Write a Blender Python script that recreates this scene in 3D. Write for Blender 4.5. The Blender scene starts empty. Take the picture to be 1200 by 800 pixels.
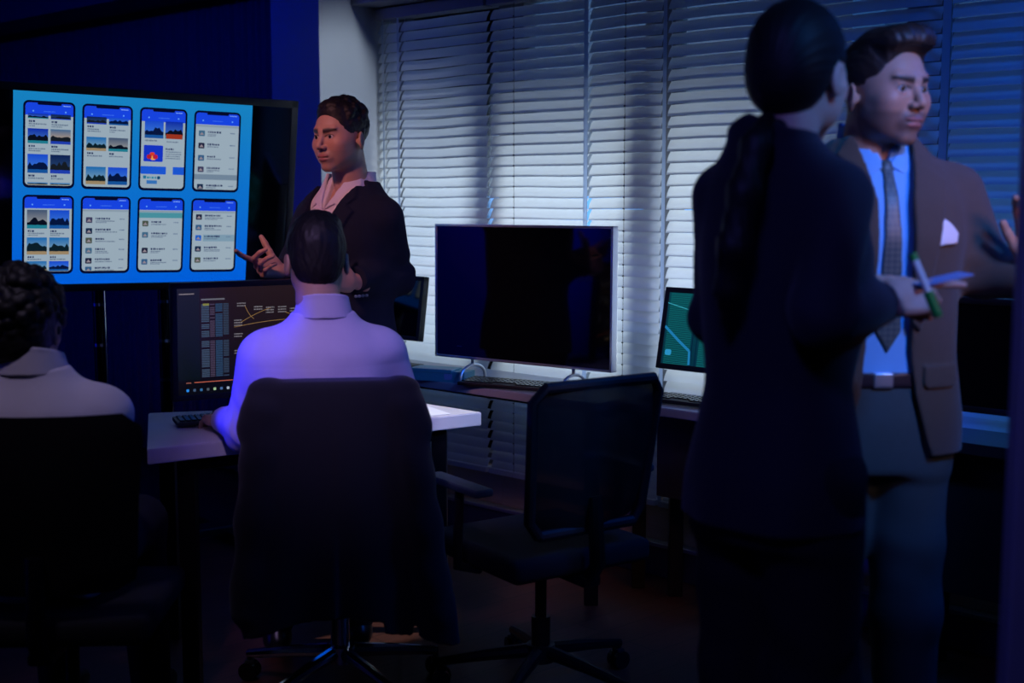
import bpy, bmesh, math, random
import numpy as np
from mathutils import Vector, Matrix

# ------------------------------------------------------------------ camera, world, lights, exposure
SC = bpy.context.scene
COL = SC.collection
F = 1500.0; PITCH = math.radians(6.47); CAMZ = 1.45
cam_d = bpy.data.cameras.new('camera'); cam = bpy.data.objects.new('camera', cam_d); COL.objects.link(cam)
cam.location = (0, 0, CAMZ); cam.rotation_euler = (math.pi/2 - PITCH, 0, 0)
cam_d.sensor_width = 36; cam_d.lens = 45; cam_d.clip_start = .05
cam_d.dof.use_dof = True; cam_d.dof.focus_distance = 4.35; cam_d.dof.aperture_fstop = 2.2
SC.camera = cam
SC.view_settings.view_transform = 'Standard'; SC.view_settings.look = 'None'
SC.view_settings.exposure = 0.0; SC.view_settings.gamma = 1.0
SC.view_settings.use_curve_mapping = False
world = bpy.data.worlds.new('dusk'); SC.world = world; world.use_nodes = True
world.node_tree.nodes['Background'].inputs[0].default_value = (.10, .38, 1, 1)
world.node_tree.nodes['Background'].inputs[1].default_value = 1.6

D = np.array([-.737, .676, 0]); NR = np.array([.676, .737, 0])      # along / out through the window wall
def W(t, n, z): return D*t + NR*n + np.array([0, 0, z])

def area(name, loc, target, size, power, color, sizey=None, spread=None):
    l = bpy.data.lights.new(name, 'AREA'); l.energy = power; l.color = color
    l.shape = 'RECTANGLE'; l.size = size; l.size_y = sizey or size
    if spread: l.spread = math.radians(spread)
    o = bpy.data.objects.new(name, l); COL.objects.link(o); o.location = loc
    o.rotation_euler = (Vector(target) - Vector(loc)).to_track_quat('-Z', 'Y').to_euler()
    return o
def spot(name, loc, target, angle, power, color, r=.05, blend=.3):
    l = bpy.data.lights.new(name, 'SPOT'); l.energy = power; l.color = color
    l.spot_size = math.radians(angle); l.spot_blend = blend; l.shadow_soft_size = r
    o = bpy.data.objects.new(name, l); COL.objects.link(o); o.location = loc
    o.rotation_euler = (Vector(target) - Vector(loc)).to_track_quat('-Z', 'Y').to_euler()
    return o
# daylight outside the blinds, strongest behind the middle of the window
area('window_daylight', W(3.3, 6.3, .80), W(3.3, 3.9, 1.15), 1.3, 128, (.97, .95, .90), 1.0)
# coloured lamps of the room, with unseen fills added for single surfaces
area('ceiling_lamp_blue_right', (2.0, 2.9, 2.65), (1.45, 3.8, 1.3), .5, 12, (.0, .13, 1.0), spread=110)
spot('spot_azure', (1.4, 1.2, 2.6), (.82, 2.85, 1.40), 36, 185, (.04, .26, 1.0), .15, .8)
area('fill_indigo', (-.2, .5, 2.65), (.6, 2.4, 1.2), .4, 1.7, (.16, .16, 1.0), spread=70)  # added weak fill that lifts the woman's dark jacket
area('ceiling_lamp_blue_left', (-2.2, 4.8, 2.65), (-2.4, 6.4, 1.4), .8, 11, (.0, .03, 1.0))
spot('spot_blue_left', (-2.3, 3.45, 1.45), (-.68, 3.6, .96), 18, 200, (.01, .015, 1.0), .05, .5)
spot('spot_violet', (-.75, 1.9, 2.68), (-.54, 3.45, 1.08), 22, 150, (.62, .42, 1.0), .15, .8)
spot('fill_left_shirt', (-1.2, 2.3, 2.68), (-1.12, 3.0, 1.0), 24, 26, (.72, .60, 1.0), .1, .8)  # added fill, brightens only the left person's pale shirt
spot('spot_warm', (2.0, .8, 2.3), (1.02, 2.85, 1.48), 26, 115, (1.0, .46, .34), .35, .7)
spot('spot_presenter', (-1.35, 2.9, 2.6), (-.66, 4.22, 1.50), 27, 78, (1.0, .42, .45), .08, .6)
spot('fill_column', tuple(W(2.9, 3.54, 2.6)), tuple(W(4.34, 3.66, 1.85)), 30, 52, (.80, .90, 1.0), .1, .6)  # added white fill for the window side of the column
spot('fill_desk', (.9, 4.15, 2.5), (-.12, 4.27, .74), 13, 200, (.9, .92, 1.0), .03, .2)  # added beam standing in for outside light on the desk corner
spot('fill_back_wall', (-5.6, 3.4, 2.6), (-6.9, 2.9, 1.5), 70, 420, (.0, .01, 1.0), .1, .6)  # added blue wash, makes the navy reflection in the blank television

# ------------------------------------------------------------------ projection helpers used for siting things
def at(px, py, Y):
    u = (px-600)/F; v = (400-py)/F
    d = np.array([u, math.cos(PITCH)+v*math.sin(PITCH), -math.sin(PITCH)+v*math.cos(PITCH)])
    return d*(Y/d[1]) + np.array([0, 0, CAMZ])
def atz(px, py, z):
    q = at(px, py, 1.) - [0, 0, CAMZ]; return q*((z-CAMZ)/q[2]) + [0, 0, CAMZ]

# ------------------------------------------------------------------ materials
def srgb(r, g, b):
    f = lambda c: (c/255/12.92) if c/255 <= .04045 else ((c/255+.055)/1.055)**2.4
    return (f(r), f(g), f(b), 1)
def newmat(name):
    m = bpy.data.materials.new(name); m.use_nodes = True
    return m, m.node_tree.nodes, m.node_tree.links
def mat(name, color, rough=.6, metal=0, spec=.5, noise=None, bump=0, bscale=200, coat=0, sheen=0):
    m, N, L = newmat(name); p = N['Principled BSDF']
    p.inputs['Base Color'].default_value = (*color[:3], 1); p.inputs['Roughness'].default_value = rough
    p.inputs['Metallic'].default_value = metal; p.inputs['Specular IOR Level'].default_value = spec
    p.inputs['Coat Weight'].default_value = coat; p.inputs['Sheen Weight'].default_value = sheen
    tc = N.new('ShaderNodeTexCoord')
    if noise:
        n = N.new('ShaderNodeTexNoise'); n.inputs['Scale'].default_value = noise[0]; n.inputs['Detail'].default_value = 4
        L.new(tc.outputs['Object'], n.inputs['Vector'])
        mx = N.new('ShaderNodeMix'); mx.data_type = 'RGBA'
        mx.inputs[6].default_value = (*color[:3], 1); mx.inputs[7].default_value = (*noise[1][:3], 1)
        L.new(n.outputs['Fac'], mx.inputs[0]); L.new(mx.outputs[2], p.inputs['Base Color'])
    if bump:
        n = N.new('ShaderNodeTexNoise'); n.inputs['Scale'].default_value = bscale
        L.new(tc.outputs['Object'], n.inputs['Vector'])
        b = N.new('ShaderNodeBump'); b.inputs['Strength'].default_value = bump; b.inputs['Distance'].default_value = .002
        L.new(n.outputs['Fac'], b.inputs['Height']); L.new(b.outputs['Normal'], p.inputs['Normal'])
    return m
def tint_mat(name, rough, sub=0, spec=.4, emit=None):
    m, N, L = newmat(name); p = N['Principled BSDF']
    a = N.new('ShaderNodeAttribute'); a.attribute_name = 'tint'
    if emit is None:
        L.new(a.outputs['Color'], p.inputs['Base Color'])
        if sub:
            p.inputs['Subsurface Weight'].default_value = sub
            p.inputs['Subsurface Radius'].default_value = (.012, .005, .003); p.inputs['Subsurface Scale'].default_value = .5
    else:
        p.inputs['Base Color'].default_value = (.005, .005, .005, 1)
        L.new(a.outputs['Color'], p.inputs['Emission Color']); p.inputs['Emission Strength'].default_value = emit
    p.inputs['Roughness'].default_value = rough; p.inputs['Specular IOR Level'].default_value = spec
    return m
M = {}
M['wall'] = mat('wall_paint', (.42, .45, .5), .8, noise=(6, (.38, .41, .46)), bump=.1)
M['wall_dark'] = mat('wall_paint_blue_grey', (.10, .12, .16), .8, noise=(5, (.085, .105, .15)))
M['ceiling'] = mat('ceiling_paint', (.25, .27, .3), .9, bump=.1)
M['valance'] = mat('valance_paint', (.22, .22, .26), .6, noise=(8, (.19, .2, .24)))
M['curtain'] = mat('curtain_cloth', (.10, .10, .16), .9, bump=.3, bscale=400, sheen=.2)
M['trim_dark'] = mat('painted_skirting', (.03, .035, .06), .5, noise=(9, (.02, .025, .05)))
M['frame_metal'] = mat('window_frame_metal', (.3, .31, .33), .4, .6, noise=(12, (.25, .26, .28)))
M['black_metal'] = mat('black_metal', (.012, .012, .014), .35, .5, noise=(20, (.008, .008, .01)))
M['black_plastic'] = mat('black_plastic', (.007, .007, .009), .55, noise=(30, (.005, .005, .007)), bump=.1)
M['gloss_black'] = mat('gloss_black', (.006, .006, .007), .15, noise=(30, (.004, .004, .005)))
M['screen_off'] = mat('dark_glass_screen', (.003, .003, .004), .06, noise=(3, (.002, .002, .003)), spec=.5)
M['silver'] = mat('silver_metal', (.62, .66, .72), .3, .8, noise=(25, (.55, .58, .64)))
M['chrome'] = mat('chrome', (.75, .76, .8), .12, 1, noise=(25, (.65, .67, .7)))
M['desk_white'] = mat('white_laminate', (.62, .60, .62), .45, noise=(14, (.56, .54, .57)))
M['desk_grey'] = mat('grey_laminate', (.30, .31, .36), .3, noise=(14, (.25, .26, .31)))
M['desk_dark'] = mat('dark_laminate', (.02, .022, .035), .25, noise=(14, (.03, .03, .045)))
M['mesh'] = None
M['teal'] = mat('teal_card', (.06, .30, .36), .5, noise=(10, (.05, .25, .31)))
M['paper'] = mat('white_paper', (.8, .8, .8), .7, noise=(10, (.75, .75, .75)))
M['fabric_black'] = mat('black_upholstery', (.006, .006, .009), .9, bump=.5, bscale=700)
M['navy_suit'] = mat('navy_wool', (.012, .017, .036), .9, noise=(60, (.009, .012, .028)), bump=.4, bscale=600, spec=.2)
M['navy_jacket'] = mat('dark_navy_wool', (.014, .013, .030), .85, noise=(60, (.010, .010, .022)), bump=.4, bscale=600, sheen=.1)
M['brown_suit'] = mat('brown_wool', (.080, .057, .042), .85, noise=(80, (.064, .045, .033)), bump=.4, bscale=600, sheen=.15)
M['draped'] = mat('black_navy_wool', (.005, .006, .013), .95, noise=(60, (.004, .005, .010)), bump=.4, bscale=600, sheen=.1)
M['trouser_green'] = mat('grey_green_twill', (.045, .075, .085), .85, noise=(60, (.036, .062, .07)), bump=.3, bscale=500)
M['trouser_black'] = mat('black_twill', (.010, .010, .014), .9, noise=(60, (.008, .008, .011)), bump=.3, bscale=500)
M['shirt_white'] = mat('white_cotton', (.72, .68, .74), .75, noise=(30, (.68, .64, .71)), bump=.2, bscale=500)
M['shirt_blue'] = mat('pale_blue_cotton', (.16, .46, .86), .75, noise=(30, (.14, .42, .82)), bump=.2, bscale=500)
M['shirt_lilac'] = mat('lilac_cotton', (.50, .46, .66), .75, noise=(30, (.46, .42, .62)), bump=.2, bscale=500)
M['belt'] = mat('black_leather', (.02, .012, .02), .4, noise=(40, (.014, .009, .015)), bump=.2)
M['shoe'] = mat('black_shoe_leather', (.01, .01, .012), .3, noise=(40, (.008, .008, .01)))
M['hair_black'] = mat('black_hair', (.008, .007, .008), .55, noise=(120, (.014, .012, .012)), spec=.35)
M['hair_brown'] = mat('dark_brown_hair', (.018, .010, .008), .52, noise=(120, (.03, .017, .012)), spec=.4)
M['skin'] = tint_mat('skin', .5, .12)
M['eye'] = tint_mat('eye', .15, 0, .5)
M['tie'] = None
M['green'] = mat('green_plastic', (.02, .32, .06), .35, noise=(30, (.015, .26, .05)))
M['white_plastic'] = mat('white_plastic', (.8, .8, .78), .35, noise=(30, (.75, .75, .73)))
M['card'] = mat('blue_grey_card', (.22, .27, .5), .6, noise=(30, (.18, .23, .45)))
M['orange_wood'] = mat('orange_wood', (.42, .12, .03), .4, noise=(12, (.3, .08, .02)))

def mk_mesh():
    m, N, L = newmat('black_mesh_fabric'); p = N['Principled BSDF']
    p.inputs['Base Color'].default_value = (.004, .004, .006, 1); p.inputs['Roughness'].default_value = .8
    tr = N.new('ShaderNodeBsdfTransparent'); mx = N.new('ShaderNodeMixShader'); mx.inputs[0].default_value = .90
    n = N.new('ShaderNodeTexNoise'); n.inputs['Scale'].default_value = 300
    mr = N.new('ShaderNodeMapRange'); mr.inputs[3].default_value = .95; mr.inputs[4].default_value = .99
    L.new(n.outputs['Fac'], mr.inputs[0]); L.new(mr.outputs[0], mx.inputs[0])
    L.new(tr.outputs[0], mx.inputs[1]); L.new(p.outputs[0], mx.inputs[2]); L.new(mx.outputs[0], N['Material Output'].inputs[0])
    return m
M['mesh'] = mk_mesh()
def mk_slat():
    m, N, L = newmat('white_slat_plastic'); p = N['Principled BSDF']
    p.inputs['Base Color'].default_value = (.62, .66, .72, 1); p.inputs['Roughness'].default_value = .38
    n = N.new('ShaderNodeTexNoise'); n.inputs['Scale'].default_value = 9
    tc = N.new('ShaderNodeTexCoord'); L.new(tc.outputs['Object'], n.inputs['Vector'])
    r = N.new('ShaderNodeMix'); r.data_type = 'RGBA'; r.inputs[6].default_value = (.58, .62, .68, 1); r.inputs[7].default_value = (.68, .72, .78, 1)
    L.new(n.outputs['Fac'], r.inputs[0]); L.new(r.outputs[2], p.inputs['Base Color'])
    t = N.new('ShaderNodeBsdfTranslucent'); t.inputs[0].default_value = (.62, .69, .75, 1)
    mx = N.new('ShaderNodeMixShader'); mx.inputs[0].default_value = .42
    L.new(p.outputs[0], mx.inputs[1]); L.new(t.outputs[0], mx.inputs[2]); L.new(mx.outputs[0], N['Material Output'].inputs[0])
    return m
M['slat'] = mk_slat()
def mk_tape():
    m, N, L = newmat('ladder_tape_cloth')
    p = N['Principled BSDF']; p.inputs['Base Color'].default_value = (.6, .63, .7, 1); p.inputs['Roughness'].default_value = .8
    n = N.new('ShaderNodeTexNoise'); n.inputs['Scale'].default_value = 300
    b = N.new('ShaderNodeBump'); b.inputs['Strength'].default_value = .3; L.new(n.outputs['Fac'], b.inputs['Height']); L.new(b.outputs[0], p.inputs['Normal'])
    t = N.new('ShaderNodeBsdfTranslucent'); t.inputs[0].default_value = (.6, .7, .85, 1)
    mx = N.new('ShaderNodeMixShader'); mx.inputs[0].default_value = .65
    L.new(p.outputs[0], mx.inputs[1]); L.new(t.outputs[0], mx.inputs[2]); L.new(mx.outputs[0], N['Material Output'].inputs[0])
    return m
M['tape'] = mk_tape()
def mk_glass():
    m, N, L = newmat('window_glass'); N.remove(N['Principled BSDF'])
    g = N.new('ShaderNodeBsdfGlossy'); g.inputs['Roughness'].default_value = .02
    tr = N.new('ShaderNodeBsdfTransparent'); tr.inputs[0].default_value = (.93, .97, .98, 1)
    fr = N.new('ShaderNodeFresnel'); fr.inputs[0].default_value = 1.45; mx = N.new('ShaderNodeMixShader')
    L.new(fr.outputs[0], mx.inputs[0]); L.new(tr.outputs[0], mx.inputs[1]); L.new(g.outputs[0], mx.inputs[2])
    L.new(mx.outputs[0], N['Material Output'].inputs[0]); return m
M['glass'] = mk_glass()
def mk_floor():
    m, N, L = newmat('dark_red_wood_floor'); p = N['Principled BSDF']
    tc = N.new('ShaderNodeTexCoord'); mp = N.new('ShaderNodeMapping'); mp.inputs['Rotation'].default_value = (0, 0, math.radians(-42))
    L.new(tc.outputs['Object'], mp.inputs[0])
    br = N.new('ShaderNodeTexBrick'); br.inputs['Scale'].default_value = 1; br.inputs['Brick Width'].default_value = 1.2
    br.inputs['Row Height'].default_value = .12; br.inputs['Mortar Size'].default_value = .002
    br.inputs['Color1'].default_value = (.16, .055, .035, 1); br.inputs['Color2'].default_value = (.11, .035, .022, 1)
    br.inputs['Mortar'].default_value = (.01, .005, .004, 1); L.new(mp.outputs[0], br.inputs[0])
    n = N.new('ShaderNodeTexNoise'); n.inputs['Scale'].default_value = 3; n.inputs['Detail'].default_value = 8
    mp2 = N.new('ShaderNodeMapping'); mp2.inputs['Scale'].default_value = (2, 30, 1); L.new(mp.outputs[0], mp2.inputs[0]); L.new(mp2.outputs[0], n.inputs[0])
    mx = N.new('ShaderNodeMix'); mx.data_type = 'RGBA'; mx.blend_type = 'MULTIPLY'; mx.inputs[0].default_value = .7
    L.new(br.outputs[0], mx.inputs[6]); L.new(n.outputs['Fac'], mx.inputs[7]); L.new(mx.outputs[2], p.inputs[0])
    p.inputs['Roughness'].default_value = .4; return m
M['floor'] = mk_floor()
def mk_wood(name, c1, c2):
    m, N, L = newmat(name); p = N['Principled BSDF']; tc = N.new('ShaderNodeTexCoord')
    mp = N.new('ShaderNodeMapping'); mp.inputs['Scale'].default_value = (3, 3, 40)
    w = N.new('ShaderNodeTexNoise'); w.inputs['Scale'].default_value = 2; w.inputs['Detail'].default_value = 6
    L.new(tc.outputs['Object'], mp.inputs[0]); L.new(mp.outputs[0], w.inputs[0])
    r = N.new('ShaderNodeMix'); r.data_type = 'RGBA'; r.inputs[6].default_value = (*c1, 1); r.inputs[7].default_value = (*c2, 1)
    L.new(w.outputs['Fac'], r.inputs[0]); L.new(r.outputs[2], p.inputs[0]); p.inputs['Roughness'].default_value = .5; return m
M['sill_wood'] = mk_wood('tan_wood_panel', (.42, .33, .24), (.30, .23, .16))
def mk_tie():
    m, N, L = newmat('patterned_tie_silk'); p = N['Principled BSDF']; tc = N.new('ShaderNodeTexCoord')
    mp = N.new('ShaderNodeMapping'); mp.inputs['Scale'].default_value = (110, 110, 110); mp.inputs['Rotation'].default_value = (0, .785, 0)
    ck = N.new('ShaderNodeTexChecker'); ck.inputs['Scale'].default_value = 1
    ck.inputs[1].default_value = (.045, .075, .085, 1); ck.inputs[2].default_value = (.085, .115, .11, 1)
    L.new(tc.outputs['Object'], mp.inputs[0]); L.new(mp.outputs[0], ck.inputs[0]); L.new(ck.outputs[0], p.inputs[0])
    p.inputs['Roughness'].default_value = .45; return m
M['tie'] = mk_tie()
M['emit'] = tint_mat('lit_screen_picture', .2, emit=1.0, spec=.3)

# ------------------------------------------------------------------ object helpers
def tag(o, label=None, cat=None, group=None, kind=None):
    if label: o['label'] = label
    if cat: o['category'] = cat
    if group: o['group'] = group
    if kind: o['kind'] = kind
    return o
def thing(name, loc, label, cat, rz=0, group=None):
    o = bpy.data.objects.new(name, None); COL.objects.link(o); o.location = Vector(loc); o.rotation_euler = (0, 0, rz)
    o.empty_display_size = .1
    return tag(o, label, cat, group)
def link_mesh(name, me, m, parent=None, world_space=False, smooth=False):
    """parent given: coordinates are the parent's own, unless world_space"""
    o = bpy.data.objects.new(name, me); COL.objects.link(o)
    if m is not None: me.materials.append(m)
    if parent is not None:
        o.parent = parent
        if world_space:
            mw = Matrix.LocRotScale(parent.location, parent.rotation_euler, None)
            me.transform(mw.inverted())
    if smooth:
        me.polygons.foreach_set('use_smooth', [True]*len(me.polygons))
    me.update()
    return o
class MB:
    """collects shapes in one bmesh"""
    def __init__(s): s.bm = bmesh.new()
    def _xf(s, vs, mtx):
        if mtx is not None:
            for v in vs: v.co = mtx @ v.co
    def box(s, lo, hi, mtx=None, bev=0, seg=2):
        lo = [min(a, b) for a, b in zip(lo, hi)], [max(a, b) for a, b in zip(lo, hi)]; lo, hi = lo
        t = bmesh.new(); bmesh.ops.create_cube(t, size=1)
        for v in t.verts: v.co = Vector([lo[i]+(hi[i]-lo[i])*(v.co[i]+.5) for i in range(3)])
        if bev: bmesh.ops.bevel(t, geom=list(t.edges), offset=bev, segments=seg, affect='EDGES', profile=.6)
        s._xf(t.verts, mtx); s._merge(t); return s
    def _merge(s, t):
        me = bpy.data.meshes.new('tmp'); t.to_mesh(me); t.free(); s.bm.from_mesh(me); bpy.data.meshes.remove(me)
    def cyl(s, a, b, r, r2=None, n=20, cap=True):
        a, b = Vector(a), Vector(b); r2 = r if r2 is None else r2; d = b-a
        t = bmesh.new(); bmesh.ops.create_cone(t, cap_ends=cap, segments=n, radius1=r, radius2=r2, depth=d.length)
        m = Matrix.Translation((a+b)/2) @ d.to_track_quat('Z', 'Y').to_matrix().to_4x4()
        s._xf(t.verts, m); s._merge(t); return s
    def tube(s, pts, r, n=10, radii=None):
        pts = [Vector(p) for p in pts]; rings = []
        up = Vector((0, 0, 1)); prev = None
        for i, p in enumerate(pts):
            tn = (pts[min(i+1, len(pts)-1)]-pts[max(i-1, 0)]).normalized()
            if prev is None:
                x = tn.cross(up) if abs(tn.dot(up)) < .95 else tn.cross(Vector((1, 0, 0)))
            else: x = prev - tn*prev.dot(tn)
            x.normalize(); prev = x; y = tn.cross(x)
            rr = radii[i] if radii else r
            rings.append([s.bm.verts.new(p+(x*math.cos(2*math.pi*k/n)+y*math.sin(2*math.pi*k/n))*rr) for k in range(n)])
        for a, b in zip(rings, rings[1:]):
            for k in range(n): s.bm.faces.new((a[k], a[(k+1) % n], b[(k+1) % n], b[k]))
        s.bm.faces.new(rings[0][::-1]); s.bm.faces.new(rings[-1]); return s
    def prism(s, pts, z0, z1, bev=0, mtx=None):
        t = bmesh.new()
        a = [t.verts.new((x, y, z0)) for x, y in pts]; b = [t.verts.new((x, y, z1)) for x, y in pts]; n = len(pts)
        t.faces.new(a[::-1]); t.faces.new(b)
        for i in range(n): t.faces.new((a[i], a[(i+1) % n], b[(i+1) % n], b[i]))
        bmesh.ops.recalc_face_normals(t, faces=t.faces)
        if bev: bmesh.ops.bevel(t, geom=list(t.edges), offset=bev, segments=2, affect='EDGES')
        s._xf(t.verts, mtx); s._merge(t); return s
    def lathe(s, prof, n=24, mtx=None):
        t = bmesh.new(); rings = []
        for r, z in prof: rings.append([t.verts.new((r*math.cos(2*math.pi*k/n), r*math.sin(2*math.pi*k/n), z)) for k in range(n)])
        for a, b in zip(rings, rings[1:]):
            for k in range(n): t.faces.new((a[k], a[(k+1) % n], b[(k+1) % n], b[k]))
        t.faces.new(rings[0][::-1]); t.faces.new(rings[-1])
        s._xf(t.verts, mtx); s._merge(t); return s
    def build(s, name, m, parent=None, world_space=False, smooth=False):
        bmesh.ops.recalc_face_normals(s.bm, faces=s.bm.faces)
        me = bpy.data.meshes.new(name); s.bm.to_mesh(me); s.bm.free()
        o = link_mesh(name, me, m, parent, world_space)
        if smooth: autosmooth(me)
        return o
def autosmooth(me, ang=35):
    me.polygons.foreach_set('use_smooth', [True]*len(me.polygons))
    bm = bmesh.new(); bm.from_mesh(me)
    for e in bm.edges:
        if len(e.link_faces) == 2 and e.calc_face_angle(0) > math.radians(ang): e.smooth = False
    bm.to_mesh(me); bm.free()
def mbasis(o, x, y, z):
    m = Matrix.Identity(4)
    for i in range(3):
        m[i][0] = x[i]; m[i][1] = y[i]; m[i][2] = z[i]; m[i][3] = o[i]
    return m
WM = mbasis((0, 0, 0), D, NR, (0, 0, 1))           # (t, n, z) -> world
WROT = math.atan2(-D[1], -D[0])                     # rotation of a thing whose local y points out of the window (local x = -t)

# ------------------------------------------------------------------ the room
CEIL = 2.75
MB().prism([tuple(W(t, n, 0)[:2]) for t, n in ((-2, -2.6), (9, -2.6), (9, 4.1), (-2, 4.1))], -.1, 0).build('floor', M['floor'])['kind'] = 'structure'
MB().prism([tuple(W(t, n, 0)[:2]) for t, n in ((-2, -2.6), (9, -2.6), (9, 4.1), (-2, 4.1))], CEIL, CEIL+.1).build('ceiling', M['ceiling'])['kind'] = 'structure'
def wbox(name, t0, t1, n0, n1, z0, z1, m, bev=0):
    o = MB().box((t0, n0, z0), (t1, n1, z1), WM, bev).build(name, M[m]); o['kind'] = 'structure'; return o
wb = MB()
wb.box((-2, 3.98, 2.28), (9, 4.1, CEIL), WM); wb.box((-2, 3.98, 0), (9, 4.1, .12), WM)
wb.box((4.36, 3.98, 0), (9, 4.1, CEIL), WM); wb.box((-2, 3.98, .1), (1.0, 4.1, CEIL), WM)
wb.build('wall_window', M['wall'])['kind'] = 'structure'
wbox('wall_left', 9, 9.1, -2.6, 4.1, 0, CEIL, 'wall_dark')
wbox('wall_right', -2.1, -2, -2.6, 4.1, 0, CEIL, 'wall_dark')
wbox('wall_back', -2, 9, -2.7, -2.6, 0, CEIL, 'wall')
wbox('wall_column', 4.34, 4.675, 3.524, 3.98, 0, CEIL, 'wall', .004)
wbox('trim_1', -2, 4.34, 3.70, 3.98, 2.27, CEIL, 'valance', .004)         # box over the blinds
wbox('trim_2', 4.675, 9, 3.55, 3.98, 2.44, CEIL, 'wall_dark', .004)       # bulkhead over the curtain
wbox('baseboard_window', -2, 4.34, 3.90, 3.98, 0, .12, 'trim_dark', .006)
wbox('trim_3', -2, 4.34, 3.885, 3.98, .12, .135, 'frame_metal', .003)     # metal rail on the skirting
wbox('light_block_low', -2, 9, 4.16, 4.30, 0, .74, 'wall', 0)               # unseen low block added outside, keeps daylight off the lower blinds
wbox('light_block_top', -2, 9, 4.55, 4.62, 1.45, 2.6, 'wall', 0)            # unseen board added outside to shade the top of the blinds
wbox('light_block_side', 2.28, 2.40, 4.30, 6.8, 0, 2.6, 'wall', 0)           # unseen fin added outside, stops daylight reaching the right-hand blinds
# windows: two panes with a wide frame post behind the blinds
def window(n, t0, t1):
    r = bpy.data.objects.new('window_%d' % n, None); COL.objects.link(r); r['kind'] = 'structure'
    f = MB()
    for a, b, c, d in ((t0, t1, .29, .34), (t0, t1, 2.24, 2.28)): f.box((a, 3.985, c), (b, 4.06, d), WM, .004)
    for a in (t0, t1-.07): f.box((a, 3.985, .29), (a+.07, 4.06, 2.28), WM, .004)
    f.build('window_frame', M['frame_metal'], r)
    MB().box((t0+.07, 4.02, .34), (t1-.07, 4.028, 2.24), WM).build('glass_pane', M['glass'], r)
    MB().box((t0, 3.93, .135), (t1, 4.03, .29), WM, .003).build('lower_panel', M['sill_wood'], r)
window(1, 3.66, 4.36); window(2, 2.90, 3.66); window(3, 1.85, 2.90); window(4, 1.0, 1.85)
# narrow glazed-partition post at the right edge of the view
def partition():
    x = at(1191, 400, 1.9)[0]
    MB().box((x, 1.88, 0), (x+.05, 1.92, 2.0), None, .004).build('trim_4', mat('partition_post_paint', (.34, .33, .42), .5, noise=(10, (.30, .29, .38))))['kind'] = 'structure'
partition()

# ------------------------------------------------------------------ curtain left of the column
def curtain():
    T0, T1 = 4.70, 8.9
    root = thing('curtain', W((T0+T1)/2, 3.86, 0), 'dark navy pleated curtain behind the big display left of the column', 'curtain', WROT)
    bm = bmesh.new(); L = T1-T0; n = 900; rows = 5; g = []
    for j in range(rows+1):
        z = .03 + (2.40-.03)*j/rows; row = []
        for i in range(n+1):
            x = -L/2+L*i/n
            amp = .011*(1-.25*j/rows)
            y = amp*math.sin(x*2*math.pi/.105+.5*math.sin(x*5)) + .008*math.sin(x*2*math.pi/.037+j*.3)
            row.append(bm.verts.new((x, y, z)))
        g.append(row)
    for j in range(rows):
        for i in range(n): bm.faces.new((g[j][i], g[j][i+1], g[j+1][i+1], g[j+1][i]))
    me = bpy.data.meshes.new('cloth'); bm.to_mesh(me); bm.free()
    o = link_mesh('cloth', me, M['curtain'], root, smooth=True)
    s = o.modifiers.new('s', 'SOLIDIFY'); s.thickness = .003
    MB().box((-L/2, -.02, 2.40), (L/2, .02, 2.437), None, .003).build('curtain_rail', M['black_metal'], root)
curtain()

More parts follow.
